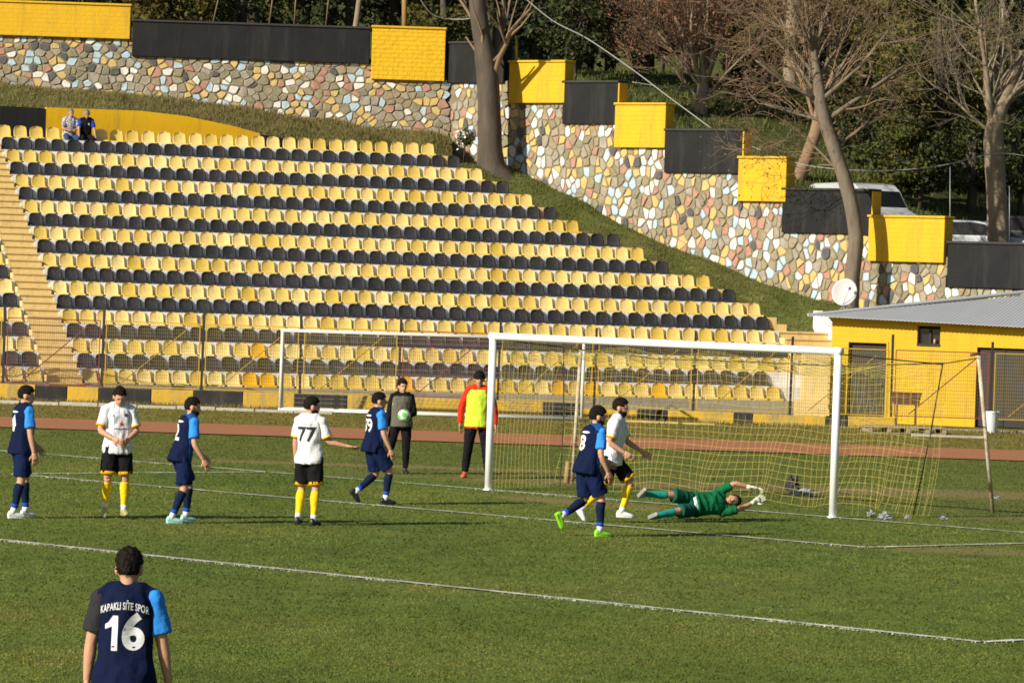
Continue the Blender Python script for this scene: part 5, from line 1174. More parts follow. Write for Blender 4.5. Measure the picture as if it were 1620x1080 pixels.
def front_back(name, back, front, edge=0.035, xe=0.11):
    """shirt cloth woven with a different front panel and side panels"""
    m = cloth(name, back); nt = m.node_tree; b = nt.nodes['Principled BSDF']; src = b.inputs['Base Color'].links[0].from_socket
    tc = nt.nodes.new('ShaderNodeTexCoord'); sp_ = nt.nodes.new('ShaderNodeSeparateXYZ'); nt.links.new(tc.outputs['Object'], sp_.inputs[0])
    y = nt.nodes.new('ShaderNodeMath'); y.operation = 'GREATER_THAN'; y.inputs[1].default_value = edge; nt.links.new(sp_.outputs[1], y.inputs[0])
    mx = nt.nodes.new('ShaderNodeMix'); mx.data_type = 'RGBA'; mx.inputs[7].default_value = col(front)
    nt.links.new(y.outputs[0], mx.inputs[0]); nt.links.new(src, mx.inputs[6]); nt.links.new(mx.outputs[2], b.inputs['Base Color']); return m
KIT = front_back('kit_navy_blue', (0.006, 0.011, 0.040), (0.012, 0.062, 0.22))

def hand(b, wrist, fd, pn, sx, s=1.0, curl=0.5, lengths=(0.072, 0.080, 0.075, 0.060)):
    """palm, four unequal bent fingers and a thumb from the side of the palm; fd fingers' way, pn palm normal, sx thumb side"""
    fd = fd.normalized(); pn = (pn - fd * pn.dot(fd)).normalized(); w = fd.cross(pn).normalized() * sx
    b.tube([wrist - fd * 0.02, wrist + fd * 0.02 * s, wrist + fd * 0.06 * s, wrist + fd * 0.095 * s], [(0.024 * s, 0.020 * s), (0.034 * s, 0.018 * s), (0.042 * s, 0.017 * s), (0.038 * s, 0.012 * s)], 10, axes=[(w, pn)] * 4)
    for i, L in enumerate(lengths):
        off = (1.5 - i) * 0.020 * s; p = wrist + fd * 0.085 * s + w * off; d = (fd + w * (1.5 - i) * 0.06).normalized(); path = [p]
        for k in range(3):
            a = curl * (0.45 + 0.55 * k); dd = (d * math.cos(a) + pn * math.sin(a)).normalized(); p = p + dd * (L * s * (0.45, 0.32, 0.25)[k]); path.append(p)
        b.tube(path, [0.0095 * s, 0.009 * s, 0.0085 * s, 0.006 * s], 6)
    p = wrist + fd * 0.028 * s + w * 0.030 * s; d1 = (fd * 0.62 + w * 0.7 + pn * 0.3).normalized(); d2 = (fd * 0.9 + w * 0.25 + pn * 0.4).normalized()
    b.tube([p, p + d1 * 0.04 * s, p + d1 * 0.04 * s + d2 * 0.032 * s], [0.013 * s, 0.011 * s, 0.008 * s], 6)
def shoe(b, ank, fwd, up, H):
    k = H / 1.78; f = fwd.normalized(); u = (up - f * up.dot(f)).normalized(); r = f.cross(u)
    st = [(-0.075, 0.030, 0.022, 0.035), (-0.06, 0.036, 0.046, 0.05), (-0.02, 0.038, 0.055, 0.055), (0.04, 0.042, 0.042, 0.045), (0.10, 0.046, 0.032, 0.035), (0.15, 0.040, 0.024, 0.028), (0.178, 0.022, 0.014, 0.018)]
    path = [ank + f * x * k - u * (0.078 - z) * k for x, w, h, z in st]
    b.tube(path, [(w * k, h * k) for x, w, h, z in st], 12, axes=[(r, u)] * len(st))
    b.box((-0.034 * k, -0.07 * k, -0.006), (0.034 * k, 0.155 * k, 0.010), Matrix((( r.x, f.x, u.x, 0), (r.y, f.y, u.y, 0), (r.z, f.z, u.z, 0), (0, 0, 0, 1))).copy() if False else Matrix.Translation(ank - u * 0.078 * k) @ Matrix(((r.x, f.x, u.x, 0), (r.y, f.y, u.y, 0), (r.z, f.z, u.z, 0), (0, 0, 0, 1))))
    return ank - u * 0.084 * k
def person(label, loc, rot, H=1.77, lean=0, side=0, twist=0, head=(0, 0), legs=None, arms=None, kit=None, root=None, pelvis_z=None, seed=1.0, cat='person', group=None, feet=None):
    """legs / arms: {'r': (thigh fwd, out, shank fwd, out), 'l': ...}; head: (yaw, pitch); built facing +y"""
    kit = dict(kit); P = empty('person', loc, rad(rot), label, cat, group)
    pel = Vector((0, 0, 0)); RT = Matrix.Rotation(rad(-lean), 3, 'X') @ Matrix.Rotation(rad(side), 3, 'Y') @ Matrix.Rotation(rad(twist), 3, 'Z')
    tx, ty, tz = RT @ Vector((1, 0, 0)), RT @ Vector((0, 1, 0)), RT @ Vector((0, 0, 1))
    J = {}
    for s, n in ((1, 'r'), (-1, 'l')):
        a, o_, c, d = legs[n]; hip = Vector((s * 0.053 * H, 0, -0.01 * H)); knee = hip + dirv(a, o_, s) * 0.245 * H; ank = knee + dirv(c, d, s) * 0.243 * H
        J[n] = (hip, knee, ank)
    for s, n in ((1, 'r'), (-1, 'l')):
        a, o_, c, d = arms[n]; sh = pel + tz * 0.272 * H + tx * (s * 0.097 * H) + ty * 0.0; el = sh + dirv(a, o_, s) * 0.170 * H; wr = el + dirv(c, d, s) * 0.148 * H
        J['a' + n] = (sh, el, wr)
    feet = feet or {}
    # shoes first, to know where the ground is
    low = 9; SHB = {}
    for n in 'rl':
        hip, knee, ank = J[n]; b = MB(); yaw, pit = feet.get(n, (0, 0)); s = 1 if n == 'r' else -1
        fw = Vector((s * math.sin(rad(yaw + 8)), math.cos(rad(yaw + 8)), math.tan(rad(pit)))).normalized(); up = Vector((0, -math.sin(rad(pit)), math.cos(rad(pit))))
        shoe(b, ank, fw, up, H); SHB[n] = b; low = min(low, min(v[2] for v in b.v))
    if root is None: base = Matrix.Translation((0, 0, -low if pelvis_z is None else pelvis_z))
    else: base = root
    def X(b): b.v = [tuple(base @ Vector(v)) for v in b.v]; return b
    def put(b, name, m, voxel=None, parent=None, **kw):
        X(b)
        if voxel: me = fuse(b, voxel, **kw); me.materials.append(m)
        else: me = b.mesh(name, m, True)
        me.name = name; return link(name, me, parent or P)
    skin = kit.get('skin', SKIN)
    neck = tz * 0.305 * H; hy, hp = head
    RH = RT @ Matrix.Rotation(rad(hy), 3, 'Z') @ Matrix.Rotation(rad(hp), 3, 'X'); k = H / 1.78
    hc = neck + tz * 0.018 * H + RH @ Vector((0, 0.012, 0.112)) * k
    k *= 1.10
    def hv(x, y, z): return hc + RH @ Vector((x, y, z)) * k
    def ring_torso(b, rings, inf=0.0, lo=-1, hi=9, hem=1.0):
        pts = [q for q in rings if lo <= q[0] <= hi]
        b.tube([tz * (q[0] * H) + ty * (q[3] * H) for q in pts], [(q[1] * H + inf, q[2] * H + inf) for q in pts], 20, axes=[(tx, ty)] * len(pts))
    RINGS = [(-0.045, 0.080, 0.062, -0.004), (0.0, 0.094, 0.066, -0.006), (0.05, 0.088, 0.060, 0), (0.11, 0.082, 0.056, 0.004), (0.17, 0.090, 0.061, 0.004), (0.23, 0.098, 0.064, 0.0), (0.265, 0.092, 0.056, -0.004), (0.29, 0.070, 0.046, -0.008), (0.312, 0.045, 0.036, -0.006)]
    # body
    b = MB(); ring_torso(b, RINGS); b.tube([tz * 0.29 * H, neck, hv(0, -0.015, -0.05)], [0.036 * H, 0.031 * H, 0.031 * H], 12)
    b.ell(hv(0, -0.008, 0.022), 0.074 * k, 0.094 * k, 0.092 * k, RH); b.ell(hv(0, 0.022, -0.042), 0.058 * k, 0.066 * k, 0.074 * k, RH); b.ell(hv(0, 0.062, -0.088), 0.026 * k, 0.022 * k, 0.022 * k, RH)
    b.ell(hv(0, 0.090, -0.020), 0.014 * k, 0.020 * k, 0.026 * k, RH); b.ell(hv(0, 0.074, 0.022), 0.048 * k, 0.018 * k, 0.014 * k, RH)
    for s in (1, -1): b.ell(hv(s * 0.076, -0.008, -0.012), 0.012 * k, 0.022 * k, 0.034 * k, RH)
    for n in 'rl':
        hip, knee, ank = J[n]; b.tube([hip, hip.lerp(knee, 0.35), knee - (knee - hip) * 0.08, knee], [0.050 * H, 0.047 * H, 0.034 * H, 0.031 * H], 12)
        b.tube([knee, knee.lerp(ank, 0.28) + Vector((0, -0.008 * H, 0)), knee.lerp(ank, 0.6), ank], [0.031 * H, 0.034 * H, 0.025 * H, 0.020 * H], 12)
        sh, el, wr = J['a' + n]; b.ell(sh, 0.028 * H, 0.028 * H, 0.028 * H)
        b.tube([sh, sh.lerp(el, 0.4), el], [0.031 * H, 0.029 * H, 0.0235 * H], 12); b.tube([el, el.lerp(wr, 0.25), wr], [0.0235 * H, 0.0245 * H, 0.0155 * H], 12)
    for n in 'rl': b.tube([tz * 0.308 * H, (tz * 0.300 * H).lerp(J['a' + n][0], 0.5), J['a' + n][0]], [0.026 * H, 0.028 * H, 0.028 * H], 10)
    X(b); me = fuse(b, 0.011, 3)
    hb = MB()
    for s, n in ((1, 'r'), (-1, 'l')):
        sh, el, wr = J['a' + n]; fd = (wr - el).normalized(); hd = kit.get('hand_' + n, {}); pn = hd.get('pn', Vector((-s, 0.15, 0.0))); fdir = hd.get('fd', fd)
        if 'gloves' not in kit: hand(hb, wr, fdir, pn, hd.get('sx', -1 if s > 0 else 1) * (1), k, hd.get('curl', 0.45))
    X(hb)
    if hb.v:
        bm = bmesh.new(); bm.from_mesh(me); t = hb.mesh('t'); bm.from_mesh(t); bm.to_mesh(me); bm.free(); bpy.data.meshes.remove(t); me.polygons.foreach_set('use_smooth', [True] * len(me.polygons))
    me.materials.append(skin); me.name = 'body'; link('body', me, P)
    # face
    b = MB()
    for s in (1, -1): b.ell(hv(s * 0.030, 0.083, 0.004), 0.010 * k, 0.007 * k, 0.0045 * k, RH, 8, 6)
    put(b, 'eyes', EYE)
    b = MB(); b.ell(hv(0, 0.088, -0.062), 0.024 * k, 0.008 * k, 0.008 * k, RH, 10, 6); put(b, 'mouth', LIP)
    hm = kit.get('hair', HAIR); hl = kit.get('hairline', 0.05); vol = kit.get('hairvol', 0.012)
    if hm is not None:
        def hf(d):
            z = d.z; lim = hl + (0.35 * max(d.y, 0) if True else 0); lo = -0.50 if d.y < 0.05 else 0.18
            lim2 = 0.42 if d.y > 0.55 else (-0.05 if d.y > 0.1 else -0.62)
            if abs(d.x) > 0.75 and d.y > -0.25: lim2 = max(lim2, 0.02)
            f = min(max((z - lim2 + 0.10) / 0.16, 0), 1); f = f * f * (3 - 2 * f)
            return 0.90 + f * (0.10 + 0.10 * noise.noise(d * 6 + Vector((seed, 0, 0))) + vol / 0.09 * (0.45 + 0.8 * max(d.z, 0)))
        b = MB(); b.ell(hv(0, -0.010, 0.024), 0.077 * k, 0.098 * k, 0.096 * k, RH, 26, 18, hf); hrs = random.Random(int(seed * 10)); hcen = hv(0, -0.010, 0.024)
        for _ in range(900):                              # locks that break the outline
            d = Vector((hrs.gauss(0, 1), hrs.gauss(0, 1), hrs.gauss(0.4, 1))).normalized(); kk = hf(d)
            if kk < 0.985: continue
            q = hcen + RH @ Vector((d.x * 0.077 * kk, d.y * 0.098 * kk, d.z * 0.096 * kk)) * k * 0.985; t1 = d.cross(Vector((hrs.gauss(0, 1), hrs.gauss(0, 1), hrs.gauss(0, 1)))).normalized()
            tip = RH @ ((d * 0.6 + t1 * 0.5 + Vector((0, -0.2, -0.25))).normalized() * hrs.uniform(0.006, 0.015)) * k; w_ = RH @ (d.cross(t1)) * 0.0045 * k
            b.add([q - w_, q + w_, q + tip], [(0, 1, 2)])
        put(b, 'hair', hm)
        b = MB()
        for s in (1, -1): b.ell(hv(s * 0.031, 0.088, 0.021), 0.017 * k, 0.005 * k, 0.0032 * k, RH, 8, 5)
        put(b, 'eyebrows', mat('brow', (0.12, 0.07, 0.045), 0.8, 0.3, 20.0))
    if kit.get('beard'):
        def bf(d): return 1.0 + 0.06 * noise.noise(d * 9) if d.z < 0.30 - 1.1 * max(d.y - 0.70, 0) else 0.8
        b = MB(); b.ell(hv(0, 0.022, -0.054), 0.061 * k, 0.069 * k, 0.073 * k, RH, 20, 14, bf); put(b, 'beard', kit.get('beard'))
    if kit.get('cap'):
        b = MB(); b.ell(hv(0, -0.008, 0.036), 0.084 * k, 0.104 * k, 0.098 * k, RH, 22, 14, lambda d: 1.0 + 0.02 * noise.noise(d * 5) if d.z > -0.22 else 0.8)
        b.tube([hv(0.088 * math.cos(w) * 0.95, -0.008 + 0.104 * math.sin(w) * 0.97, 0.018) for w in [2 * math.pi * i / 20 for i in range(21)]], 0.014 * k, 8); put(b, 'hat', kit['cap'], 0.010 * k, smooth=2)
    # shirt, sleeves
    inf = kit.get('inf', 0.021); b = MB(); hemz = kit.get('hem', -0.055)
    R2 = [(hemz, 0.104, 0.078, -0.004), (hemz + 0.015, 0.104, 0.078, -0.004), (0.0, 0.101, 0.074, -0.004), (0.05, 0.093, 0.064, 0), (0.11, 0.090, 0.061, 0.003)] + [q for q in RINGS if q[0] > 0.15]
    ring_torso(b, R2[:-1] + [(0.305, 0.060, 0.038, -0.008)], inf)
    for n in 'rl':
        shj = J['a' + n][0]; b.ell(shj, 0.033 * H, 0.034 * H, 0.033 * H); b.tube([tz * 0.302 * H - ty * 0.006 * H, (tz * 0.308 * H).lerp(shj, 0.45), shj], [0.038 * H, 0.043 * H, 0.037 * H], 12)
    b.ell(tz * 0.304 * H - ty * 0.012 * H, 0.055 * H, 0.042 * H, 0.030 * H, RT)
    shirt = put(b, 'shirt', kit['shirt'], 0.011, smooth=4, wrinkle=0.015, wscale=7.5, seed=seed)
    for s, n in ((1, 'r'), (-1, 'l')):
        sh, el, wr = J['a' + n]; sm = kit.get('sleeve_' + n, kit['shirt']); b = MB()
        if kit.get('long'):
            b.tube([sh, sh.lerp(el, 0.5), el, el.lerp(wr, 0.5), wr], [0.039 * H, 0.038 * H, 0.034 * H, 0.030 * H, 0.022 * H], 12); b.ell(el, 0.034 * H, 0.034 * H, 0.034 * H)
        else: b.tube([sh + (sh - el) * 0.05, sh.lerp(el, 0.35), sh.lerp(el, 0.74)], [0.036 * H, 0.039 * H, 0.042 * H], 14)
        b.ell(sh, 0.0415 * H, 0.0415 * H, 0.0405 * H)
        sl_ = put(b, 'sleeve', sm, 0.011, parent=shirt, smooth=3, wrinkle=0.008, seed=seed + 3)
        if kit.get('cuff') and not kit.get('long'):
            b = MB(); b.tube([sh.lerp(el, 0.70), sh.lerp(el, 0.775)], [0.0455 * H, 0.0455 * H], 16); put(b, 'cuff', kit['cuff'], parent=shirt)
    if kit.get('collar'):
        b = MB(); b.tube([tz * 0.305 * H - ty * 0.006 * H + tx * (0.038 * H * math.cos(w)) + ty * (0.036 * H * math.sin(w)) - tz * (0.012 * H * math.sin(w)) for w in [2 * math.pi * i / 18 for i in range(19)]], 0.010, 6); put(b, 'collar', kit['collar'], parent=shirt)
    if kit.get('bib'):
        b = MB(); ring_torso(b, [(q[0], q[1] * 0.93, q[2], q[3]) for q in R2[1:-2]] + [(0.285, 0.070, 0.050, -0.006)], inf + 0.026); put(b, 'bib', kit['bib'], 0.011, smooth=4, wrinkle=0.008, seed=seed + 5)
        if kit.get('bib_trim'):
            b = MB()
            b.tube([tz * (0.285 * H) + tx * (0.062 * H * math.cos(w)) + ty * (0.062 * H * math.sin(w) - 0.004 * H) - tz * (0.055 * H * max(math.sin(w), 0)) for w in [2 * math.pi * i / 20 for i in range(21)]], 0.009, 6)
            for s in (1, -1): b.tube([tz * (z * H) + tx * (s * x * H) + ty * (y * H) for z, x, y in ((0.285, 0.078, 0.03), (0.24, 0.088, 0.055), (0.18, 0.100, 0.045))], 0.009, 6)
            put(b, 'bib_trim', kit['bib_trim'])
    if kit.get('vest'):
        b = MB(); ring_torso(b, [(hemz - 0.035, 0.098, 0.072, -0.004), (hemz + 0.01, 0.098, 0.072, -0.004)], 0.014); put(b, 'undershirt', kit['vest'], 0.011, smooth=2, wrinkle=0.006)
    # shorts or trousers
    b = MB(); ring_torso(b, [(-0.05, 0.088, 0.070, -0.006), (0.0, 0.096, 0.069, -0.006), (0.03, 0.084, 0.058, 0)], 0.004)
    full = kit.get('trousers')
    for s, n in ((1, 'r'), (-1, 'l')):
        hip, knee, ank = J[n]
        if full:
            b.tube([hip, hip.lerp(knee, 0.5), knee, knee.lerp(ank, 0.4), knee.lerp(ank, 0.93)], [0.058 * H, 0.052 * H, 0.041 * H, 0.038 * H, 0.029 * H], 14); b.ell(knee, 0.041 * H, 0.041 * H, 0.041 * H)
        else: b.tube([hip + Vector((0, 0, 0.01)), hip.lerp(knee, 0.4), hip.lerp(knee, 0.86)], [0.060 * H, 0.060 * H, 0.061 * H], 16)
    put(b, 'trousers' if full else 'shorts', kit['shorts'], 0.011, smooth=4, wrinkle=0.010, seed=seed + 7)
    if kit.get('hem_band') and not full:
        for n in 'rl':
            hip, knee, ank = J[n]; b = MB(); b.tube([hip.lerp(knee, 0.79), hip.lerp(knee, 0.885)], [0.0635 * H, 0.0635 * H], 18); put(b, 'hem', kit['hem_band'])
    for s, n in ((1, 'r'), (-1, 'l')):
        hip, knee, ank = J[n]
        if not full:
            b = MB(); b.tube([knee.lerp(ank, 0.10), knee.lerp(ank, 0.30) + Vector((0, -0.008 * H, 0)), knee.lerp(ank, 0.6), knee.lerp(ank, 0.86 if kit.get('ankle') else 1.04)], [0.034 * H, 0.0375 * H, 0.029 * H, 0.025 * H], 14)
            so_ = put(b, 'sock', kit['socks'], 0.010, smooth=2, wrinkle=0.002, seed=seed)
            if kit.get('ankle'):
                b = MB(); b.tube([knee.lerp(ank, 0.84), knee.lerp(ank, 0.95), ank + (ank - knee) * 0.05], [0.0255 * H, 0.0235 * H, 0.0235 * H], 12); put(b, 'sock_cuff', kit['ankle'], parent=so_)
            if kit.get('sock_band'):
                b = MB(); b.tube([knee.lerp(ank, 0.74), knee.lerp(ank, 0.86)], [0.0285 * H, 0.0265 * H], 12); put(b, 'sock_band', kit['sock_band'], parent=so_)
        put(SHB[n], 'shoe', kit['shoes'], 0.009, smooth=2)
    if 'gloves' in kit:
        for s, n in ((1, 'r'), (-1, 'l')):
            sh, el, wr = J['a' + n]; b = MB(); fd = (wr - el).normalized(); hd = kit.get('hand_' + n, {})
            hand(b, wr, hd.get('fd', fd), hd.get('pn', Vector((-s, 0.15, 0))), hd.get('sx', 1), 1.25 * k, hd.get('curl', 0.3)); b.tube([wr - fd * 0.07, wr + fd * 0.02], [0.030, 0.034], 12); put(b, 'glove', kit['gloves'])
    P['_'] = 0; del P['_']
    FR = dict(tx=tx, ty=ty, tz=tz, H=H, base=base, J=J, P=P, shirt=shirt, hc=hc)
    for pr in kit.get('prints', []): printed(FR, **pr)
    return FR
def printed(FR, text=None, poly=None, x=0.0, z=0.2, size=0.2, m=None, back=True, arch=0.0, bold=0.0, wide=1.0, name='print', lift=0.004, space=1.0, target=None):
    """flat print laid onto the shirt; x along the shoulder as the viewer reads it, z up the spine (share of height)"""
    tx, ty, tz, H, base, shirt = FR['tx'], FR['ty'], FR['tz'], FR['H'], FR['base'], FR['shirt']
    if text:
        cu = bpy.data.curves.new('t', 'FONT'); cu.body = text; cu.size = size; cu.align_x = 'CENTER'; cu.align_y = 'CENTER'; cu.offset = bold; cu.space_character = space; cu.resolution_u = 5
        o = bpy.data.objects.new('t', cu); COL.objects.link(o); dg = bpy.context.evaluated_depsgraph_get(); me = bpy.data.meshes.new_from_object(o.evaluated_get(dg)); bpy.data.objects.remove(o)
        bm = bmesh.new(); bm.from_mesh(me); bmesh.ops.remove_doubles(bm, verts=bm.verts, dist=1e-5)
    else:
        bm = bmesh.new(); vs = [bm.verts.new((p[0], p[1], 0)) for p in poly]; bm.faces.new(vs).normal_update()
    bmesh.ops.triangulate(bm, faces=bm.faces)
    for _ in range(3):
        es = [e for e in bm.edges if e.calc_length() > 0.035]
        if not es: break
        bmesh.ops.subdivide_edges(bm, edges=es, cuts=1); bmesh.ops.triangulate(bm, faces=bm.faces)
    tm = (target or shirt).data; bv = BVHTree.FromPolygons([v.co for v in tm.vertices], [p.vertices for p in tm.polygons]); R3 = base.to_3x3()
    s = 1 if back else -1; d = (R3 @ ty) * s; hits = 0
    for v in bm.verts:
        lx, lz = v.co.x * wide + x, v.co.y + z * H
        lz -= arch * lx * lx
        org = base @ (tx * (lx * s) + tz * lz - ty * (0.5 * s)); h = bv.ray_cast(org, d, 1.0)
        if h[0] is not None: v.co = h[0] - d * lift; hits += 1
        else: v.co = org + d * 0.47
    me2 = bpy.data.meshes.new(name); bm.to_mesh(me2); bm.free(); me2.materials.append(m); o = link(name, me2, target or shirt); return o
PW = mat('print_white', (0.62, 0.62, 0.64), 0.7, 0.1, 20.0); PK = mat('print_dark', (0.02, 0.02, 0.025), 0.7); PR = mat('print_red', (0.55, 0.04, 0.04), 0.7); PB = mat('print_navy', (0.03, 0.05, 0.16), 0.7)
def ell_poly(a, b, n=14): return [(a * math.cos(2 * math.pi * i / n), b * math.sin(2 * math.pi * i / n)) for i in range(n)]

BLUEKIT = dict(shirt=KIT, sleeve_r=SKYB, sleeve_l=CHAR, shorts=NSHORT, socks=NSOCK, sock_band=RSOCK, ankle=WSOCK, shoes=SH_W, hair=HAIR)
WHITEKIT = dict(shirt=WSTR, sleeve_r=WHITE, sleeve_l=WHITE, cuff=AMB, shorts=BLACK, hem_band=AMB, socks=YEL, ankle=WSOCK, shoes=SH_K, hair=HAIR, hem=-0.06)
def at_feet(px, py): return gnd(px, py)
TEAMB, TEAMW = 'players in navy and blue', 'players in white and black'
# far left, walking away to the right
person('player in navy and blue at the left edge, walking towards the goal', at_feet(30, 819), -62, 1.77, 3, 0, 0, (-25, -4), {'r': (-4, 3, -14, 0), 'l': (16, 3, 2, 0)}, {'r': (2, 10, 12, 4), 'l': (22, 12, 42, 0)},
       dict(BLUEKIT, hand_r=dict(curl=0.6), prints=[dict(text='4', x=-0.02, z=0.17, size=0.30, m=PW, bold=0.008), dict(poly=ell_poly(0.09, 0.015), x=0.0, z=0.262, m=PW)]), seed=1, group=TEAMB)
# white, hands before the belly
person('white shirted player facing the camera, head bowed, hands held at his waist', at_feet(182, 820), 193, 1.74, 2, 0, 0, (0, -24), {'r': (4, 4, -24, 0), 'l': (3, 3, -3, 0)}, {'r': (8, 16, 62, -38), 'l': (8, 16, 62, -34)},
       dict(WHITEKIT, shoes=SH_OL, hand_r=dict(pn=Vector((-0.3, -0.9, 0.2)), curl=0.8), hand_l=dict(pn=Vector((0.3, -0.9, 0.2)), curl=0.8),
            prints=[dict(poly=[(-0.02, -0.03), (0.02, -0.03), (0.025, 0.0), (0.008, 0.015), (0.004, 0.05), (-0.004, 0.012), (-0.022, 0.008)], x=0.03, z=0.175, m=PR, back=False), dict(poly=ell_poly(0.022, 0.026), x=0.085, z=0.24, m=PB, back=False), dict(poly=ell_poly(0.012, 0.008), x=-0.085, z=0.235, m=PK, back=False),
                    dict(poly=[(-0.09, -0.012), (-0.05, -0.004), (-0.01, -0.014), (0.04, -0.004), (0.09, -0.010), (0.09, 0.0), (0.04, 0.006), (-0.01, -0.004), (-0.05, 0.006), (-0.09, -0.002)], x=0.02, z=0.135, m=PK, back=False)]), seed=2, group=TEAMW, feet={'r': (0, -38)})
# number 2
person('player in navy and blue number 2 with pale boots, striding to the right', at_feet(283, 827), -64, 1.72, 13, 0, 0, (-22, 6), {'r': (2, 4, -24, 0), 'l': (26, 4, -6, 0)}, {'r': (-2, 12, 32, 4), 'l': (20, 10, 45, 0)},
       dict(BLUEKIT, shoes=SH_A, beard=HAIR, prints=[dict(text='2', x=-0.03, z=0.165, size=0.30, m=PW, bold=0.008), dict(poly=ell_poly(0.10, 0.016), x=0.0, z=0.258, m=PW), dict(poly=ell_poly(0.02, 0.026), x=0.0, z=0.0, m=PW)][:2]), seed=3, group=TEAMB)
# number 77
person('white shirted player number 77 seen from behind with one arm held out', at_feet(486, 830), -22, 1.72, -1, 0, 0, (-52, -6), {'r': (-3, 4, -6, 0), 'l': (5, 3, -14, 0)}, {'r': (12, 18, 62, 66), 'l': (4, 10, 14, 4)},
       dict(WHITEKIT, shirt=WHITE, beard=HAIR, hand_r=dict(pn=Vector((-0.2, 0.4, 0.9)), curl=0.4), prints=[dict(text='77', x=-0.005, z=0.165, size=0.28, m=PK, bold=0.006), dict(poly=ell_poly(0.085, 0.012), x=0.0, z=0.25, m=mat('print_grey', (0.38, 0.39, 0.41), 0.7))]), seed=4, group=TEAMW)
# number 59
person('player in navy and blue number 59 bending his knees beside the ball boy', at_feet(587, 797), -66, 1.73, 6, 0, 0, (-14, 0), {'r': (34, 4, -8, 0), 'l': (16, 3, -50, 0)}, {'r': (6, 10, 26, 2), 'l': (14, 10, 34, 0)},
       dict(BLUEKIT, shoes=SH_K, hair=HAIR, prints=[dict(text='59', x=-0.01, z=0.165, size=0.26, m=PW, bold=0.008), dict(poly=ell_poly(0.09, 0.015), x=0.0, z=0.255, m=PW)]), seed=5, group=TEAMB, feet={'l': (0, -48)})
# ball boy
bb = person('ball boy in black with a grey bib holding a green and white ball', at_feet(632, 749), 187, 1.63, 0, 0, 0, (14, -2), {'r': (-2, 12, -3, 12), 'l': (2, 2, -2, 0)}, {'r': (2, 12, 8, 8), 'l': (10, 12, 74, -26)},
       dict(shirt=BLACK, long=1, shorts=BLACK, trousers=1, shoes=SH_K, bib=GREYB, bib_trim=WHITE, hair=HAIR, hairvol=0.02, hand_l=dict(pn=Vector((0.75, 0.35, 0.55)), curl=0.5)), seed=6)
wr = bb['J']['al'][2]; Mw = Matrix.Translation(bb['P'].location) @ Matrix.Rotation(rad(187), 4, 'Z') @ bb['base']
bp_ = Mw @ (wr + Vector((0.10, 0.13, 0.02)))
ball = empty('football', bp_, 0, 'green and white football held by the ball boy', 'ball')
b = MB(); b.ell((0, 0, 0), 0.11, 0.11, 0.11, nu=24, nv=16); b.build('ball_skin', mat('ball_white', (0.72, 0.75, 0.66), 0.45, 0.2, 6.0), ball, True)
BG = mat('ball_green', (0.12, 0.50, 0.10), 0.45)
for d in ((0, -1, 0.2), (-0.8, -0.5, -0.2), (0.7, -0.6, -0.35), (0.2, -0.3, 0.95), (-0.3, 0.6, 0.7), (0.5, 0.8, -0.2), (-0.2, -0.5, -0.85)):
    d = Vector(d).normalized(); q = d.to_track_quat('Z', 'Y').to_matrix(); b = MB(); c = [d * 0.1125]; ring = [(q @ Vector((math.sin(0.46) * math.cos(w), math.sin(0.46) * math.sin(w), math.cos(0.46)))) * 0.1125 for w in [2 * math.pi * i / 5 for i in range(5)]]
    mids = []
    b.add(c + [r.normalized() * 0.1125 for r in ring] + [((ring[i] + ring[(i + 1) % 5]) / 2).normalized() * 0.1125 for i in range(5)], [f for i in range(5) for f in ((0, 1 + i, 6 + i), (0, 6 + i, 1 + (i + 1) % 5))]); b.build('panel', BG, ball)
# substitute in the lime bib
person('man in a red jacket, lime bib and black woolly hat standing behind the left goalpost', at_feet(753, 756), 178, 1.84, 0, 0, 0, (8, -3), {'r': (0, 7, -2, 6), 'l': (0, 7, -2, 6)}, {'r': (-10, 22, 4, 2), 'l': (-6, 18, 8, 6)},
       dict(shirt=RED, long=1, shorts=BLACK, trousers=1, shoes=SH_O, bib=LIME, cap=BLACK, hair=HAIR, skin=SKIN2, inf=0.024, hem=-0.075), seed=7)
# blue runner and white runner in front of the goal
person('player in navy and blue with lime green boots running in front of the goal', at_feet(925, 848), -58, 1.77, 12, 0, 0, (-18, 2), {'r': (24, 3, -2, 0), 'l': (10, 4, -60, 0)}, {'r': (-6, 10, 28, 0), 'l': (26, 10, 60, 0)},
       dict(BLUEKIT, shoes=SH_L, hairvol=0.022, beard=HAIR, prints=[dict(text='8', x=-0.03, z=0.165, size=0.28, m=PW, bold=0.008), dict(poly=ell_poly(0.09, 0.015), x=0.0, z=0.255, m=PW)]), seed=8, group=TEAMB, feet={'l': (0, -62)})
person('white shirted player running close behind the blue player with lime boots', at_feet(965, 826), -102, 1.80, 8, 0, 0, (0, 2), {'r': (-12, 4, -44, 0), 'l': (36, 4, -16, 0)}, {'r': (-14, 12, 58, -8), 'l': (18, 14, 58, 10)},
       dict(WHITEKIT, beard=HAIRB, hair=HAIRB, shoes=SH_W, prints=[dict(poly=ell_poly(0.020, 0.024), x=0.07, z=0.24, m=PB, back=False), dict(poly=ell_poly(0.012, 0.008), x=-0.07, z=0.235, m=PK, back=False)]), seed=9, group=TEAMW, feet={'r': (0, -50)})
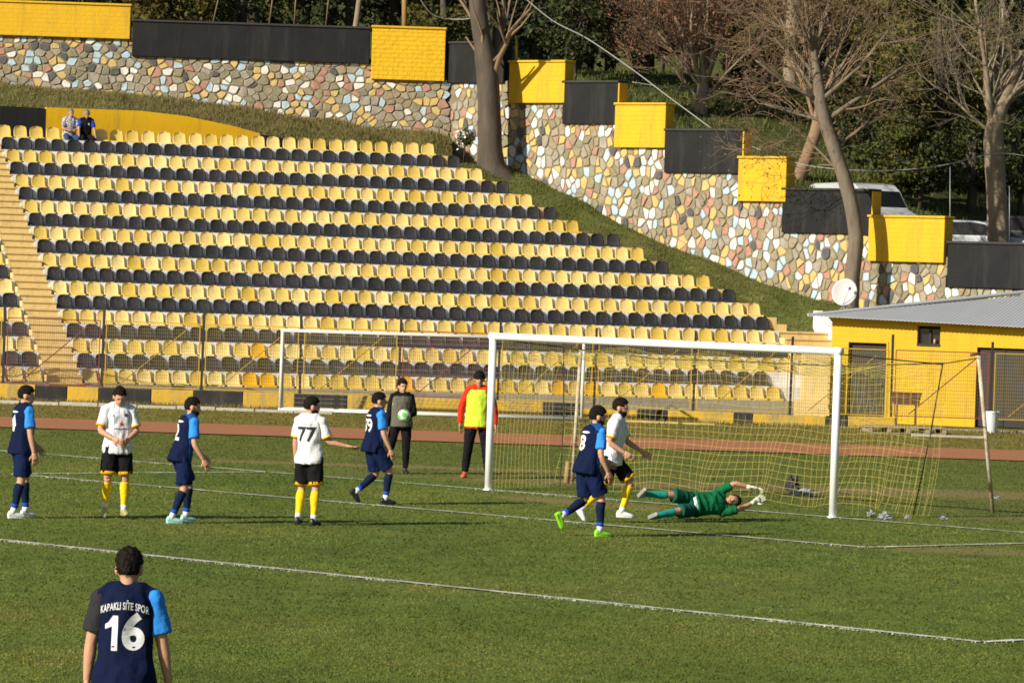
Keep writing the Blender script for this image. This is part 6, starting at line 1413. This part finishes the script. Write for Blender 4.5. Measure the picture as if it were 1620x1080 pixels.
# the keeper, stretched out on his side
kx = gnd(1096, 821); ky, kz = Vector((0.47, -0.74, 0.42)).normalized(), Vector((0.84, 0.54, 0.02)).normalized(); kx_ = ky.cross(kz).normalized(); kz = kx_.cross(ky)
ROOT = Matrix(((kx_.x, ky.x, kz.x, 0), (kx_.y, ky.y, kz.y, 0), (kx_.z, ky.z, kz.z, 0), (0, 0, 0, 1)))
gk = person('goalkeeper in green lying stretched out on the grass with white gloves', kx, 0, 1.66, 8, 0, 0, (10, -10), {'r': (8, 7, -12, 7), 'l': (16, 8, -4, 9)}, {'r': (138, 12, 166, -22), 'l': (150, 0, 172, -20)},
       dict(shirt=GREEN, sleeve_r=GREEN, sleeve_l=GREEN, shorts=DGREEN, socks=TEAL, shoes=SH_G, hair=HAIR, gloves=GLOVE, hem=0.01, vest=WHITE, hand_r=dict(curl=0.35), hand_l=dict(curl=0.25, pn=Vector((0, 1, 0)))), root=ROOT, seed=10)
lowz = min((gk['P'].matrix_basis @ v.co).z for c in gk['P'].children if c.type == 'MESH' for v in c.data.vertices); gk['P'].location.z -= lowz - 0.002
# number 16 in the foreground, cut off by the frame
D16 = 26.2; p16 = at(203, 900, D16)
ARCH = 0.9
person('player in navy and blue number 16 seen from behind at the bottom left', (p16.x, D16, 0), -3, 1.625, 2, 0, 0, (2, -4), {'r': (2, 4, -3, 2), 'l': (-2, 4, -4, 2)}, {'r': (4, 13, 9, 9), 'l': (2, 12, 4, 5)},
       dict(BLUEKIT, hair=HAIR, shoes=SH_K, hem=-0.07, inf=0.022, shirt=front_back('kit_navy_sixteen', (0.006, 0.010, 0.036), (0.012, 0.062, 0.22), 0.09),
            prints=[dict(text='6', x=0.055, z=0.150, size=0.29, m=PW, bold=0.011, wide=0.92), dict(poly=[(-0.005, -0.105), (0.032, -0.105), (0.032, 0.105), (0.0, 0.105), (-0.030, 0.062), (-0.050, 0.052), (-0.050, 0.022), (-0.005, 0.040)], x=-0.068, z=0.150, m=PW), dict(text='KAPAKLI SITE SPOR', x=-0.004, z=0.250, size=0.062, m=PW, bold=0.0012, arch=1.3, wide=0.52, space=1.06), dict(poly=ell_poly(0.005, 0.005, 8), x=0.0185, z=0.2705, m=PW), 
                    dict(poly=[(-0.010, -0.004), (0.004, -0.004), (0.010, 0.004), (-0.004, 0.004)], x=-0.062, z=0.101, m=PK, lift=0.008), dict(poly=[(-0.010, -0.004), (0.004, -0.004), (0.010, 0.004), (-0.004, 0.004)], x=0.060, z=0.101, m=PK, lift=0.008)]), seed=11, group=TEAMB)
# two men sitting in the top row
def sitter(px, label, kit, arms, seed, head, H=1.72, lean=6):
    best = min((q for q in seats if q[0] == 0), key=lambda q: abs(q[3].x / q[3].y * FOC + 810 - px)); p = best[3] + SN * 0.03
    return person(label, (p.x, p.y, 0), 180 + math.degrees(TH), H, lean, 0, 0, head, {'r': (80, 8, 4, 4), 'l': (80, 8, 6, 4)}, arms, kit, pelvis_z=p.z + 0.115, seed=seed)
sitter(112, 'seated man in a checked shirt with folded arms in the top row', dict(shirt=CHECK, shorts=DENIM, trousers=1, shoes=SH_K, hair=HAIRG, hairvol=0.003, skin=SKIN2), {'r': (18, 14, 60, -60), 'l': (18, 14, 62, -55)}, 12, (10, -6))
sitter(130, 'seated man in a black vest with blue sleeves and a cap in the top row', dict(shirt=BLACK, sleeve_r=ROYAL, sleeve_l=ROYAL, shorts=BLACK, trousers=1, shoes=SH_W, hair=HAIRG, cap=mat('cap_khaki', (0.22, 0.19, 0.13), 0.85, 0.3, 8), skin=SKIN2, prints=[dict(poly=ell_poly(0.03, 0.035), x=0.06, z=0.22, m=PW, back=False)]), {'r': (22, 14, 30, 2), 'l': (22, 14, 30, 2)}, 13, (0, -10), lean=10)
